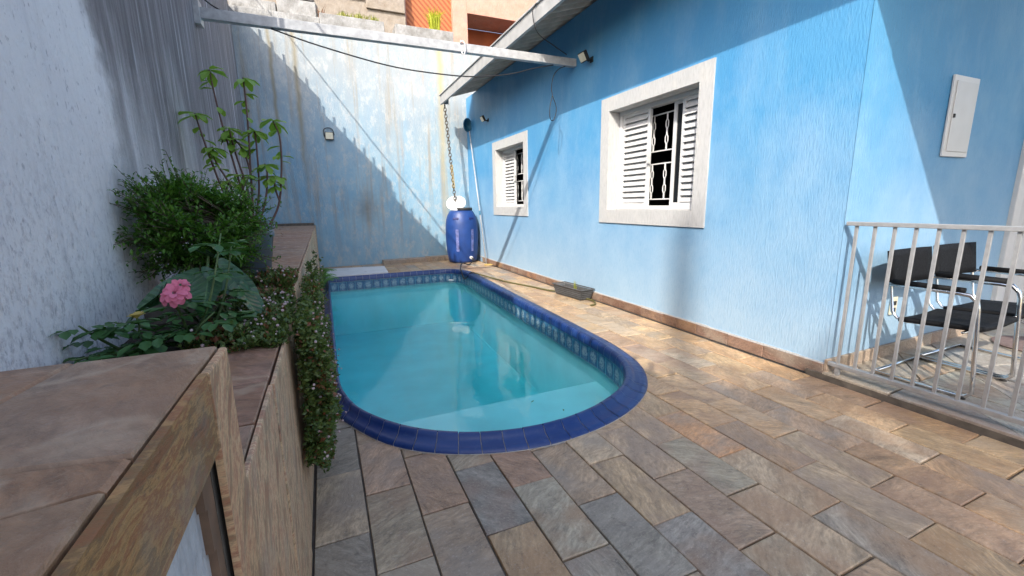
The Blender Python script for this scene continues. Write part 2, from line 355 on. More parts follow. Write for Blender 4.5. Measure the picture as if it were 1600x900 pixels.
def link(name, me, parent=None, bevel=0, loc=None, rot=None):
    o = bpy.data.objects.new(name, me); C.objects.link(o)
    if parent:
        o.parent = parent
        if parent.get('_w'): o.matrix_parent_inverse = Matrix.Translation(-parent.location)
        elif parent.parent and parent.parent.get('_w'): pass
    if loc is not None: o.location = loc
    if rot is not None: o.rotation_euler = rot
    if bevel:
        m = o.modifiers.new('bevel', 'BEVEL'); m.width = bevel; m.segments = 2; m.limit_method = 'ANGLE'
    return o
def tag(o, label, cat, group=None):
    o['label'] = label; o['category'] = cat
    if group: o['group'] = group
    return o
def struct(o): o['kind'] = 'structure'; return o
def stuff(o): o['kind'] = 'stuff'; return o
def thing(name, label, cat, loc=(0, 0, 0), group=None, world=True):
    e = bpy.data.objects.new(name, None); C.objects.link(e); e.location = loc; e.empty_display_size = .1
    if world: e['_w'] = 1
    return tag(e, label, cat, group)
def rc(a, b): return random.uniform(a, b)
def crom(pts, per=8):
    out = []; n = len(pts)
    for i in range(n - 1):
        p0, p1, p2, p3 = (Vector(pts[max(i - 1, 0)]), Vector(pts[i]), Vector(pts[i + 1]), Vector(pts[min(i + 2, n - 1)]))
        for k in range(per):
            t = k / per
            out.append(.5 * ((2 * p1) + (p2 - p0) * t + (2 * p0 - 5 * p1 + 4 * p2 - p3) * t * t + (3 * p1 - p0 - 3 * p2 + p3) * t ** 3))
    out.append(Vector(pts[-1])); return out

# ================================================================== SETTING
XH, YB, YF, XP = 3.04, 9.3, 1.66, -0.145
def XL(y): return -0.87 - 0.0614 * (y - 4.9)

# ------- pool outline
IN = [(.0, 7.50), (.0, 6.4), (.0, 5.2), (.0, 4.0), (.0, 3.1), (.03, 2.74), (.12, 2.44), (.32, 2.15), (.60, 1.95), (.97, 1.865), (1.36, 1.93), (1.69, 2.11), (1.90, 2.38), (1.99, 2.74), (2.02, 3.16), (2.06, 4.2), (2.10, 5.3), (2.15, 6.4), (2.17, 7.0), (2.12, 7.32), (1.94, 7.48), (1.6, 7.50), (1.0, 7.50), (.5, 7.50), (.0, 7.50)]
OUT = [(-.09, 7.70), (-.088, 6.4), (-.086, 5.2), (-.084, 4.0), (-.075, 3.1), (-.055, 2.62), (.055, 2.31), (.25, 2.01), (.56, 1.805), (.95, 1.715), (1.40, 1.78), (1.785, 1.985), (2.03, 2.30), (2.145, 2.70), (2.185, 3.12), (2.235, 4.2), (2.28, 5.3), (2.33, 6.4), (2.36, 7.05), (2.29, 7.46), (2.03, 7.66), (1.6, 7.70), (1.0, 7.70), (.5, 7.70), (-.09, 7.70)]
INd, OUTd = crom(IN, 12), crom(OUT, 12)
MIDd = [(Vector(a) * .45 + Vector(b) * .55) for a, b in zip(INd, OUTd)]
def in_poly(p, poly):
    x, y = p[0], p[1]; c = False; j = len(poly) - 1
    for i in range(len(poly)):
        xi, yi = poly[i][0], poly[i][1]; xj, yj = poly[j][0], poly[j][1]
        if (yi > y) != (yj > y) and x < (xj - xi) * (y - yi) / (yj - yi) + xi: c = not c
        j = i
    return c
def clip_half(poly, p, nrm):
    out = []
    for i in range(len(poly)):
        a, b = poly[i], poly[(i + 1) % len(poly)]
        da = (a[0] - p[0]) * nrm[0] + (a[1] - p[1]) * nrm[1]; db = (b[0] - p[0]) * nrm[0] + (b[1] - p[1]) * nrm[1]
        if da >= 0: out.append(a)
        if (da >= 0) != (db >= 0):
            t = da / (da - db); out.append((a[0] + (b[0] - a[0]) * t, a[1] + (b[1] - a[1]) * t))
    return out
def clip_pool(poly):
    dens = []
    for i in range(len(poly)):
        a, b = poly[i], poly[(i + 1) % len(poly)]
        for k in range(6): dens.append((a[0] + (b[0] - a[0]) * k / 6, a[1] + (b[1] - a[1]) * k / 6))
    cx = sum(p[0] for p in poly) / len(poly); cy = sum(p[1] for p in poly) / len(poly)
    ins = [p for p in dens + [(cx, cy)] if in_poly(p, MIDd)]
    if not ins: return poly
    if len(ins) == len(dens) + 1: return None
    outs = [p for p in dens if not in_poly(p, MIDd)]
    ox = sum(p[0] for p in outs) / len(outs); oy = sum(p[1] for p in outs) / len(outs)
    k = min(range(len(MIDd)), key=lambda i: (MIDd[i][0] - ox) ** 2 + (MIDd[i][1] - oy) ** 2)
    a, b = MIDd[k - 1], MIDd[(k + 1) % len(MIDd)]; t = (b - a).normalized(); nr = (-t.y, t.x)
    if (ox - MIDd[k][0]) * nr[0] + (oy - MIDd[k][1]) * nr[1] < 0: nr = (-nr[0], -nr[1])
    r = clip_half(poly, MIDd[k], nr)
    if len(r) < 3: return None
    ar = abs(sum(r[i][0] * r[(i + 1) % len(r)][1] - r[(i + 1) % len(r)][0] * r[i][1] for i in range(len(r)))) / 2
    return r if ar > .002 else None

# ------- ground (one sheet to the horizon with a hole for the pool) and yard floor bed
def ring_sheet(name, outer, hole, z, mat):
    bm = bmesh.new(); es = []
    for loop in (outer, hole):
        vs = [bm.verts.new((p[0], p[1], z)) for p in loop]
        es += [bm.edges.new((vs[i], vs[(i + 1) % len(vs)])) for i in range(len(vs))]
    bmesh.ops.triangle_fill(bm, edges=es, use_beauty=True, normal=(0, 0, 1))
    me = bpy.data.meshes.new(name); bm.to_mesh(me); bm.free(); me.materials.append(mat); return link(name, me)
hole = [tuple(p) for p in MIDd[:-1:3]]
struct(ring_sheet('ground', [(-150, -150), (150, -150), (150, 150), (-150, 150)], hole, -.06, EARTH))
floor = struct(ring_sheet('paved_floor', [(-.2, -2.5), (3.1, -2.5), (3.1, 9.32), (-.2, 9.32)], hole, -.012, MORTAR))

PALN = [(.27, .25, .22), (.36, .28, .205), (.33, .225, .165), (.31, .275, .22), (.38, .30, .21), (.275, .255, .23), (.40, .33, .25), (.33, .26, .195)]
PALW = [(.40, .265, .15), (.37, .245, .145), (.44, .31, .19), (.34, .235, .155), (.38, .29, .195), (.42, .30, .175)]
SPEC = {(3, 1.505): (0.224, 0.219, 0.207), (2, 1.715): (0.343, 0.237, 0.167), (1, 1.5): (0.337, 0.288, 0.218), (4, 1.29): (0.317, 0.300, 0.253), (5, 1.08): (0.277, 0.269, 0.247), (6, 1.29): (0.383, 0.300, 0.207), (7, 1.08): (0.317, 0.250, 0.196), (8, 1.29): (0.304, 0.281, 0.230), (6, .87): (0.238, 0.231, 0.224), (3, 1.08): (0.356, 0.275, 0.184), (1, 1.93): (0.356, 0.250, 0.184), (9, 1.5): (0.436, 0.263, 0.149)}
def stone_piece(name, poly, z, col, parent, th=.03, ins=.004, zt=0, mat=None):
    cx = sum(p[0] for p in poly) / len(poly); cy = sum(p[1] for p in poly) / len(poly)
    me = MB().prism([(x - cx, y - cy) for x, y in poly], -th, 0, ins).mesh(name, mat or STONE)
    o = link(name, me, parent, loc=(cx, cy, z), rot=(rc(-.004, .004), rc(-.006, .006), 0)); o.color = (*col, 1); return o
GAP = .0027
xs = [-.141, .053] + [.053 + .1955 * k for k in range(1, 16)]
xs[-1] = min(xs[-1], 3.03)
for ci in range(len(xs) - 1):
    x0, x1 = xs[ci], xs[ci + 1]
    if x0 > 3.0: continue
    ph = 1.50 if ci % 2 == 0 else 1.29
    y = ph - .425 * 8
    while y < 9.28:
        y0, y1 = max(y, -2.4), min(y + .425, 9.29); yy = y; y += .425
        if y1 - y0 < .05: continue
        j = rc(-.012, .012) if yy > 2.2 else rc(-.004, .004)
        poly = [(x0 + GAP, y0 + GAP + j), (x1 - GAP, y0 + GAP + j), (x1 - GAP, y1 - GAP), (x0 + GAP, y1 - GAP)]
        poly = clip_pool([(px + rc(-.0025, .0025), py + rc(-.003, .003)) for px, py in poly])
        if not poly: continue
        warm = x0 > 1.75 or yy > 3.2
        col = random.choice(PALW if (warm and random.random() < .8) else PALN)
        for (k, yk), cc in SPEC.items():
            if k == ci and abs(yk - (yy + .21)) < .11: col = cc
        f = rc(.9, 1.1)
        stone_piece('paving_stone', poly, rc(-.0022, .0022), (col[0] * f * (1.03 if warm else 1.1), col[1] * f, col[2] * f * (.95 if warm else .86)), floor)

# ------- swimming pool
pool = thing('swimming_pool', 'round-ended in-ground pool with cobalt blue coping, aqua inside and shallow step', 'pool', (1.05, 4.7, 0))
b = MB(); n = len(INd) - 1
wl = [Vector(INd[i]) * .75 + Vector(OUTd[i]) * .25 for i in range(n)]
SZ, LZ, LY = -.95, -.33, 2.90
b.v = [(p.x, p.y, -.02) for p in wl] + [(p.x, p.y, SZ) for p in wl]
b.f = [(i, (i + 1) % n, n + (i + 1) % n, n + i) for i in range(n)] + [tuple(range(n, 2 * n))]
b.build('basin', LINER, pool, True).data.polygons[-1].use_smooth = False
lp = clip_half([tuple(p) for p in wl], (0, LY), (0, -1))
MB().prism([(x * .999 + .001, y) for x, y in lp], SZ + .004, LZ).build('shallow_step', LINER, pool, bevel=.015)
# grout bed under the coping + tiles
g = MB()
for i in range(n + 1):
    a, o_ = INd[i], OUTd[i]; m1 = a * .3 + o_ * .7
    g.v += [(o_.x, o_.y, -.006), (o_.x, o_.y, .004), (m1.x, m1.y, .011), (a.x * .55 + o_.x * .45, a.y * .55 + o_.y * .45, .020), (a.x * .80 + o_.x * .20, a.y * .80 + o_.y * .20, .046), (a.x * .96 + o_.x * .04, a.y * .96 + o_.y * .04, .006), (a.x * .96 + o_.x * .04, a.y * .96 + o_.y * .04, -.03)]
for i in range(n):
    for k in range(6): g.f.append((i * 7 + k, i * 7 + k + 1, i * 7 + 8 + k, i * 7 + 7 + k))
g.build('coping_grout', GROUT, pool)
cum = [0]
for i in range(n): cum.append(cum[-1] + ((INd[i + 1] - INd[i]).length + (OUTd[i + 1] - OUTd[i]).length) / 2)
def at(s):
    s = max(0, min(cum[-1] - 1e-6, s)); i = max(k for k in range(n) if cum[k] <= s); t = (s - cum[i]) / max(1e-9, cum[i + 1] - cum[i])
    return INd[i].lerp(INd[i + 1], t), OUTd[i].lerp(OUTd[i + 1], t)
NT_ = 132; L = cum[-1] / NT_
PR = [(0.0, .002), (.02, .014), (.25, .020), (.52, .025), (.60, .036), (.72, .050), (.85, .052), (.94, .042), (.995, .020), (1.0, -.026)]
for k in range(NT_):
    m = MB(); s0, s1 = k * L + .002, (k + 1) * L - .002; dz = rc(-.001, .001)
    for q in range(4):
        a, o_ = at(s0 + (s1 - s0) * q / 3)
        for u, z in PR: p = o_.lerp(a, u); m.v.append((p.x, p.y, z + dz))
    npf = len(PR)
    for q in range(3):
        for e in range(npf - 1): m.f.append((q * npf + e, q * npf + e + 1, (q + 1) * npf + e + 1, (q + 1) * npf + e))
    m.build('coping_tile', COPING, pool, True)
NB = 104; LB = cum[-1] / NB
for k in range(NB):
    m = MB()
    for q in range(3):
        a, o_ = at(k * LB + .0015 + (LB - .003) * q / 2); p = a.lerp(o_, .06)
        m.v += [(p.x, p.y, -.185), (p.x, p.y, -.024)]
    for q in range(2): m.f.append((q * 2, q * 2 + 2, q * 2 + 3, q * 2 + 1))
    me = m.mesh('waterline_tile', BAND, False, False)
    uvl = me.uv_layers.new(name='uv'); UV = {0: (0, 0), 1: (0, 1), 2: (.5, 0), 3: (.5, 1), 4: (1, 0), 5: (1, 1)}
    for lp_ in me.loops: uvl.data[lp_.index].uv = UV[lp_.vertex_index]
    o = link('waterline_tile', me, pool)
MB().lathe([(.0, -.128), (.045, -.128), (.05, -.118), (.045, -.108), (0, -.108)], 1.98, 7.25, 20, False).build('skimmer_float', WHITE, pool, True)
# water
wv = [a.lerp(o_, .045) for a, o_ in zip(INd[:-1], OUTd[:-1])]
wm = MB(); wm.v = [(p.x, p.y, -.135) for p in wv] + [(p.x, p.y, SZ - .05) for p in wv]
wm.f = [tuple(range(n)), tuple(range(2 * n - 1, n - 1, -1))] + [(i, n + i, n + (i + 1) % n, (i + 1) % n) for i in range(n)]
struct(wm.build('pool_water', WATER))

# ------- porch floor: irregular quartzite flags one low step up
porch = MB().box(3.0, 8.0, -2.6, YF + .1, -.03, .032).build('porch_floor', MORTAR); struct(porch)
gx = [3.0, 3.36, 3.9, 4.5, 5.2, 6.0, 7.0, 8.0]; gy = [-2.6, -1.7, -.9, -.2, .3, .75, 1.2, 1.66]
pts = {}
for i in range(len(gx)):
    for j in range(len(gy)):
        e = (0 if i in (0, len(gx) - 1) else rc(-.13, .13)); f = (0 if j in (0, len(gy) - 1) else rc(-.13, .13)); pts[i, j] = (gx[i] + e, gy[j] + f)
def shrink(poly, d):
    n_ = len(poly); cx = sum(p[0] for p in poly) / n_; cy = sum(p[1] for p in poly) / n_
    return [(x - (x - cx) / (math.hypot(x - cx, y - cy) or 1) * d, y - (y - cy) / (math.hypot(x - cx, y - cy) or 1) * d) for x, y in poly]
for i in range(len(gx) - 1):
    for j in range(len(gy) - 1):
        q = [pts[i, j], pts[i + 1, j], pts[i + 1, j + 1], pts[i, j + 1]]
        pl = [q[:3], [q[0], q[2], q[3]]] if random.random() < .55 else [q]
        for p in pl:
            c = random.choice([(.33, .32, .27), (.38, .35, .29), (.30, .28, .25), (.36, .31, .24)])
            stone_piece('porch_flagstone', shrink(p, .009), .045 + rc(0, .001), c, porch, .02)

# ================================================================== HOUSE
house = thing('house', 'sky blue textured house with white-trimmed windows and corrugated overhanging roof', 'house', (4.5, 5.4, 0))
def holed(name, y0, y1, z0, z1, holes, x, depth):
    m = MB(); ys = sorted({y0, y1, *[h[0] for h in holes], *[h[1] for h in holes]}); zs = sorted({z0, z1, *[h[2] for h in holes], *[h[3] for h in holes]})
    for i in range(len(ys) - 1):
        for j in range(len(zs) - 1):
            cy, cz = (ys[i] + ys[i + 1]) / 2, (zs[j] + zs[j + 1]) / 2
            if any(h[0] < cy < h[1] and h[2] < cz < h[3] for h in holes): continue
            m.add([(x, ys[i], zs[j]), (x, ys[i + 1], zs[j]), (x, ys[i + 1], zs[j + 1]), (x, ys[i], zs[j + 1])], [(0, 3, 2, 1)])
            m.add([(x + depth, ys[i], zs[j]), (x + depth, ys[i + 1], zs[j]), (x + depth, ys[i + 1], zs[j + 1]), (x + depth, ys[i], zs[j + 1])], [(0, 1, 2, 3)])
    for h in holes:
        m.add([(x, h[0], h[2]), (x, h[1], h[2]), (x, h[1], h[3]), (x, h[0], h[3]), (x + depth, h[0], h[2]), (x + depth, h[1], h[2]), (x + depth, h[1], h[3]), (x + depth, h[0], h[3])],
              [(0, 1, 5, 4), (1, 2, 6, 5), (2, 3, 7, 6), (3, 0, 4, 7)])
    m.add([(x, y0, z0), (x + depth, y0, z0), (x + depth, y0, z1), (x, y0, z1)], [(0, 1, 2, 3)])
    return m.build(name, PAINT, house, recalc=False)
W2 = (2.89, 4.175, 1.10, 2.20); W1 = (6.41, 7.645, 1.13, 2.18)
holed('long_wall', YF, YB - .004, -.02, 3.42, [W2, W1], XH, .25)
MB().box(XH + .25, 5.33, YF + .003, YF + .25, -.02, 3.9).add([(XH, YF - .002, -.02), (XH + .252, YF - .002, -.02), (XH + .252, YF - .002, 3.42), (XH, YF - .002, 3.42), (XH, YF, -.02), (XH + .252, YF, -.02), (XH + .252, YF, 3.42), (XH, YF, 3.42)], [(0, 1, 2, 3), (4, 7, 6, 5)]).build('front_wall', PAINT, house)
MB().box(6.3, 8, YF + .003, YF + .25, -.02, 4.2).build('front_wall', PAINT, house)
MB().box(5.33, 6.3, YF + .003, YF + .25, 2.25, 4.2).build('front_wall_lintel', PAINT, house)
# skirting
y = YF
while y < 8.3:
    y1 = min(y + rc(.30, .46), 8.9); c = random.choice([(.20, .105, .07), (.23, .13, .09), (.17, .095, .065), (.21, .13, .095)])
    h = rc(.088, .096)
    m = MB().prism([(-(y1 - y) / 2 + .002, 0), ((y1 - y) / 2 - .002, 0), ((y1 - y) / 2 - .002, h), (-(y1 - y) / 2 + .002, h)], 0, .018, .003)
    o = link('skirting_tile', m.mesh('skirting_tile', STONE), house)
    o.matrix_parent_inverse = Matrix.Translation(-house.location)
    o.matrix_basis = Matrix.Translation((XH, (y + y1) / 2, 0)) @ Matrix(((0, 0, -1, 0), (1, 0, 0, 0), (0, 1, 0, 0), (0, 0, 0, 1))); o.color = (*c, 1); y = y1
x = XH - .018
while x < 5.3:
    x1 = min(x + rc(.16, .34), 5.32); c = random.choice([(.36, .27, .2), (.40, .31, .23), (.33, .24, .18)]); h = rc(.125, .14)
    m = MB().prism([(-(x1 - x) / 2 + .002, 0), ((x1 - x) / 2 - .002, 0), ((x1 - x) / 2 - .002, h), (-(x1 - x) / 2 + .002, h)], 0, .018, .003)
    o = link('skirting_tile', m.mesh('skirting_tile', STONE), house); o.matrix_parent_inverse = Matrix.Translation(-house.location)
    o.matrix_basis = Matrix.Translation(((x + x1) / 2, YF - .002, 0)) @ Matrix(((1, 0, 0, 0), (0, 0, -1, 0), (0, 1, 0, 0), (0, 0, 0, 1))); o.color = (*c, 1); x = x1
# ragged white paint lip above the skirting
m = MB(); k = 0; y = YF
while y < 8.9:
    y1 = y + rc(.1, .3); m.box(XH - .010, XH + .004, y, min(y1, 8.9), .085, .100 + rc(0, .010)); y = y1
m.build('white_paint_lip', TRIM, house)

def window(hole, lab, gapy, split):
    y0, y1, z0, z1 = hole; t = .135
    e = bpy.data.objects.new('window', None); C.objects.link(e); e.parent = house; e.matrix_parent_inverse = Matrix.Translation(-house.location); e.location = (XH, (y0 + y1) / 2, z0)
    e['label'] = lab; e['_w'] = 1
    xo = XH - .014
    e_ = .012; m = MB(); m.box(xo, XH + .05, y0 - t, y1 + t, z1 - e_, z1 + t); m.box(xo, XH + .05, y0 - t, y1 + t, z0 - t, z0 + e_); m.box(xo, XH + .05, y0 - t, y0 + e_, z0 + e_, z1 - e_); m.box(xo, XH + .05, y1 - e_, y1 + t, z0 + e_, z1 - e_)
    m.build('trim', TRIM, e)
    m = MB(); w_ = .014; X1 = XH + .305   # white reveal lining
    q_ = .003; m.box(XH + .05, X1, y0 + q_, y0 + w_, z0 + q_, z1 - q_); m.box(XH + .05, X1, y1 - w_, y1 - q_, z0 + q_, z1 - q_); m.box(XH + .05, X1, y0 + w_, y1 - w_, z1 - w_, z1 - q_); m.box(XH + .05, X1, y0 + w_, y1 - w_, z0 + q_, z0 + w_)
    m.build('reveal', TRIM, e)
    xf = XH + .13; a0, a1, c0, c1 = y0 + .015, y1 - .015, z0 + .015, z1 - .015
    m = MB(); f = .04
    m.box(xf, xf + .09, a0, a1, c1 - f, c1); m.box(xf, xf + .09, a0, a1, c0, c0 + f); m.box(xf, xf + .09, a0, a0 + f, c0 + f, c1 - f); m.box(xf, xf + .09, a1 - f, a1, c0 + f, c1 - f)
    m.build('frame', WHITE, e, bevel=.003)
    g0, g1 = gapy
    for p0, p1 in ((a0 + f, g0), (g1, a1 - f)):
        st = .035; m = MB(); zz0, zz1 = c0 + f, c1 - f
        m.box(xf + .02, xf + .05, p0, p0 + st, zz0, zz1); m.box(xf + .02, xf + .05, p1 - st, p1, zz0, zz1); m.box(xf + .02, xf + .05, p0 + st, p1 - st, zz0, zz0 + st); m.box(xf + .02, xf + .05, p0 + st, p1 - st, zz1 - st, zz1)
        m.box(xf + .05, xf + .053, p0, p1, zz0, zz1)
        m.build('shutter_frame', WHITE, e, bevel=.002)
        ns = 15; hh = (zz1 - zz0 - 2 * st) / ns
        me = MB().obox(Matrix.Rotation(.52, 4, 'Y'), .006, (p1 - p0 - 2 * st), hh * 1.12).mesh('slat', WHITED)
        for k in range(ns): o = link('slat', me, e); o.location = (xf + .03, (p0 + p1) / 2, zz0 + st + hh * (k + .5))
    # glass leaf half way across the gap
    m = MB(); m.box(xf + .06, xf + .085, split - .02, split + .02, c0 + f, c1 - f); m.box(xf + .06, xf + .085, g0 - .03, split - .02, c1 - f - .03, c1 - f); m.box(xf + .06, xf + .085, g0 - .03, split - .02, c0 + f, c0 + f + .03)
    m.build('sash', WHITE, e)
    MB().box(xf + .07, xf + .075, g0 - .03, split - .02, c0 + f + .03, c1 - f - .03).build('pane', GLASSD, e)
    m = MB(); xg = xf + .115; H = c1 - c0
    zr = [c0 + H * q for q in (.10, .44, .56, .90)]
    for z in zr: m.box(xg - .004, xg + .004, a0, a1, z - .006, z + .006)
    for za, zb in ((zr[0], zr[1]), (zr[2], zr[3])):
        nb = 7
        for k in range(nb):
            yy = a0 + .06 + (a1 - a0 - .12) * k / (nb - 1)
            for s in (-1, 1):
                pts_ = [(xg, yy + s * .004, za), (xg, yy + s * .004, za + .06), (xg, yy + s * .018, za + .085), (xg, yy + s * .018, za + .13), (xg, yy + s * .004, za + .155), (xg, yy + s * .004, zb - .155), (xg, yy + s * .018, zb - .13), (xg, yy + s * .018, zb - .085), (xg, yy + s * .004, zb - .06), (xg, yy + s * .004, zb)]
                m.tube(pts_, .0055, 5)
    m.build('security_grille', WHITE, e)
    m = MB(); m.box(XH + .31, XH + 1.6, y0 - .4, y1 + .4, z0 - .5, z1 + .4); m.f = [f_ for k_, f_ in enumerate(m.f) if k_ != 4]
    m.build('dark_room', DARKROOM, e, recalc=False)
    MB().box(xf + .02, xf - .012, g1 - .028, g1 - .010, (z0 + z1) / 2 - .06, (z0 + z1) / 2 + .06).build('latch', WHITED, e)
window(W2, 'nearer white window, half-open louvred shutters over a white grille', (3.24, 3.68), 3.37)
window(W1, 'farther white window near the blue drum', (6.68, 7.12), 6.80)
# door frame at far right of porch wall
dr = bpy.data.objects.new('door', None); C.objects.link(dr); dr.parent = house; dr.matrix_parent_inverse = Matrix.Translation(-house.location); dr.location = (5.8, YF, 0); dr['_w'] = 1; dr['label'] = 'white porch door and frame at the right edge'
m = MB(); m.box(5.33, 5.45, YF - .03, YF + .24, .04, 2.25); m.box(6.18, 6.3, YF - .03, YF + .24, .04, 2.25); m.box(5.45, 6.18, YF - .03, YF + .24, 2.13, 2.25); m.build('door_frame', WHITE, dr, bevel=.006)
for k in range(4): MB().box(5.452 + k * .182, 5.452 + k * .182 + .178, YF + .05, YF + .09, .05, 2.128).build('door_panel', WHITED, dr, bevel=.006)
# roof
roof = bpy.data.objects.new('roof', None); C.objects.link(roof); roof.parent = house; roof.matrix_parent_inverse = Matrix.Translation(-house.location); roof.location = (4.5, 4, 3.3); roof['_w'] = 1
XE, ZE, SL = 2.36, 3.27, .30; YE = 8.78
ny = 0; y = YE
while y > -4:
    yb = y - .92; m = MB(); N_ = 36
    for k in range(N_ + 1):
        yy = y + .03 - (y - yb + .05) * k / N_; zz = .044 * math.cos(2 * math.pi * (y - yy) / .184)
        for xx in (XE + .004, 6.6):
            for th in (0, .008): m.v.append((xx, yy, ZE + (xx - XE) * SL + zz + th + (.004 if ny % 2 else 0)))
    for k in range(N_):
        o = k * 4; m.f += [(o, o + 4, o + 6, o + 2), (o + 1, o + 3, o + 7, o + 5), (o, o + 1, o + 5, o + 4), (o + 2, o + 6, o + 7, o + 3)]
    m.build('roof_sheet', FIBRE, roof, True); y = yb; ny += 1
# metal fascia with a rolled lip and a bottom return
m = MB(); m.box(XE - .014, XE, -4, YE + .05, 3.155, 3.335); m.box(XE - .034, XE - .014, -4, YE + .05, 3.318, 3.335); m.box(XE, XE + .022, -4, YE + .05, 3.155, 3.161); m.box(XE, XE + .16, YE + .036, YE + .05, 3.17, 3.30)
m.build('fascia', ZINC, roof, bevel=.002)
for xx in (3.42, 4.6): MB().box(xx - .03, xx + .03, -4, YE - .1, ZE + (xx - XE) * SL - .13, ZE + (xx - XE) * SL - .030).build('purlin', BARK, roof)
# meter box, outlet
mb_ = thing('meter_box', 'white metal meter box door set in the shaded blue porch wall', 'box', (4.22, YF, 1.75))
MB().box(4.05, 4.40, YF - .014, YF, 1.48, 2.02).build('frame', WHITE, mb_, bevel=.004)
MB().box(4.085, 4.375, YF - .020, YF - .014, 1.515, 1.985).build('door', WHITED, mb_, bevel=.003)
MB().box(4.093, 4.108, YF - .028, YF - .020, 1.74, 1.765).build('latch', RUBBER, mb_)
ot = thing('wall_outlet', 'small cream power outlet on the porch wall behind the chairs', 'outlet', (3.75, YF, .42))
MB().box(3.71, 3.79, YF - .014, YF - .002, .36, .49).build('plate', CREAM, ot, bevel=.004)
for z in (.395, .445): MB().box(3.733, 3.767, YF - .018, YF - .014, z - .015, z + .015).build('socket', RUBBER, ot)

# ================================================================== BOUNDARY WALLS
lw = thing('left_boundary_wall', 'tall grimy whitewashed boundary wall in shade along the left', 'wall', (-1, 4, 0))
steps = [(9.6, 7.95, 4.60), (7.95, 6.70, 4.38), (6.70, 5.45, 4.10), (5.45, 4.2, 3.84), (4.2, 2.95, 3.56), (2.95, 1.7, 3.28), (1.7, .3, 3.0), (.3, -1.2, 2.98), (-1.2, -6, 2.8)]
m = MB()
for a, b_, T in steps:
    m.add([(XL(a), a, -.05), (XL(b_), b_, -.05), (XL(b_), b_, T), (XL(a), a, T), (XL(a) - .2, a, -.05), (XL(b_) - .2, b_, -.05), (XL(b_) - .2, b_, T), (XL(a) - .2, a, T)],
          [(0, 1, 2, 3), (7, 6, 5, 4), (3, 2, 6, 7), (0, 3, 7, 4), (1, 5, 6, 2)])
m.build('wall_body', LEFT, lw, recalc=False)
for a, b_, T in steps:
    y = a - .06
    while y > b_ + .04:
        MB().box(XL(y) - .035, XL(y) - .01, y - .012, y + .012, T, T + .15).build('shadow_stud', OLDW, lw); y -= .175  # thin studs added on the wall top to cast the dashed shadow edge
bw = thing('back_boundary_wall', 'high pale blue weathered wall at the far end of the yard', 'wall', (1, YB, 0))
MB().box(-1.36, 3.6, YB, YB + .2, -.05, 4.45).build('wall_body', BACK, bw)
MB().box(-1.36, .28, YB + .02, YB + .26, 4.45, 4.62).build('wall_cap', CONC, bw, bevel=.01)
tag(MB().tube([(-1.3, 11.5, 5.95), (-.98, 8.2, 5.0), (-.75, 5.1, 4.12), (-.5, 0, 2.95), (-.45, -4, 2.3)], .013, 6).build('overhead_cable', WIREM), 'black cable sloping along above the left wall', 'cable')
# neighbour
nb = thing('neighbour_building', 'orange and pink neighbour building above the back wall', 'building', (3, 11, 0))
MB().box(2.02, 3.06, 10.2, 10.5, 2, 8).build('tiled_wall', ORANGEW, nb)
MB().box(3.06, 3.40, 10.08, 10.5, 2, 8).build('pillar', PINK, nb, bevel=.01)
MB().box(3.40, 7.5, 10.08, 10.9, 5.42, 8).build('lintel', PINK, nb, bevel=.01)
MB().box(3.40, 7.5, 10.9, 11.1, 2, 5.42).build('recess_wall', ORPL, nb)
MB().box(1.985, 2.04, 10.14, 10.2, 2, 8).build('corner_strip', PINK, nb)
ow = thing('old_retaining_wall', 'rough grey brown retaining wall behind the planter boxes, top left', 'wall', (0, 10, 0))
MB().box(-3.2, 1.985, 9.98, 10.3, 2, 7.5).build('wall_body', OLDW, ow)
for k, (x0, x1, z0, z1) in enumerate([(-1.25, -.45, 4.66, 5.0), (-.43, .25, 4.64, 5.1), (-1.2, .2, 5.12, 5.6), (1.2, 1.98, 5.15, 5.5), (.4, 1.17, 5.3, 5.7)]):
    MB().box(x0, x1, 9.93, 9.98, z0, z1).build('render_patch', CONC if k < 3 else OLDW, ow, bevel=.012)
def tuft(mb, c, nbl, h, spread, wd=.008):
    for k in range(nbl):
        a = rc(0, 6.28); r = rc(.2, 1) * spread; L_ = h * rc(.6, 1.1); bx = c[0] + rc(-.3, .3) * spread; by = c[1] + rc(-.3, .3) * spread
        d = Vector((math.cos(a), math.sin(a), 0)); p0 = Vector((bx, by, c[2])); p1 = p0 + d * r * .4 + Vector((0, 0, L_ * .7)); p2 = p0 + d * r + Vector((0, 0, L_ * rc(.75, 1)))
        sd = Vector((-d.y, d.x, 0)) * wd
        mb.add([p0 - sd, p0 + sd, p1 + sd * .8, p1 - sd * .8, p2], [(0, 1, 2, 3), (3, 2, 4)])
for x0, x1, lab in ((.28, 1.43, 'lichen-stained concrete planter box with dry grass on the back wall'), (1.64, 2.82, 'lichen-stained concrete planter box with one spiky plant on the back wall')):
    pb = thing('concrete_planter_box', lab, 'planter', ((x0 + x1) / 2, YB + .1, 4.45), 'concrete boxes on the back wall')
    m = MB(); m.box(x0, x1, YB - .02, YB + .03, 4.453, 4.69); m.box(x0, x1, YB + .33, YB + .38, 4.453, 4.69); m.box(x0, x0 + .05, YB + .03, YB + .33, 4.453, 4.69); m.box(x1 - .05, x1, YB + .03, YB + .33, 4.453, 4.69)
    m.build('box', CONC, pb, bevel=.012)
    MB().box(x0 + .05, x1 - .05, YB + .03, YB + .33, 4.5, 4.66).build('soil', SOIL, pb)
m = MB()
for k in range(60): tuft(m, (rc(.62, 1.32), YB + rc(.04, .25), 4.66), 6, .17, .10, .006)
tag(stuff(m.build('dry_grass', L_GRASS, None, recalc=False)), 'dry grass in the left concrete planter box', 'grass')
sp = thing('spiky_plant', 'yellow green spiky plant in the right concrete box', 'plant', (2.47, YB + .15, 4.66))
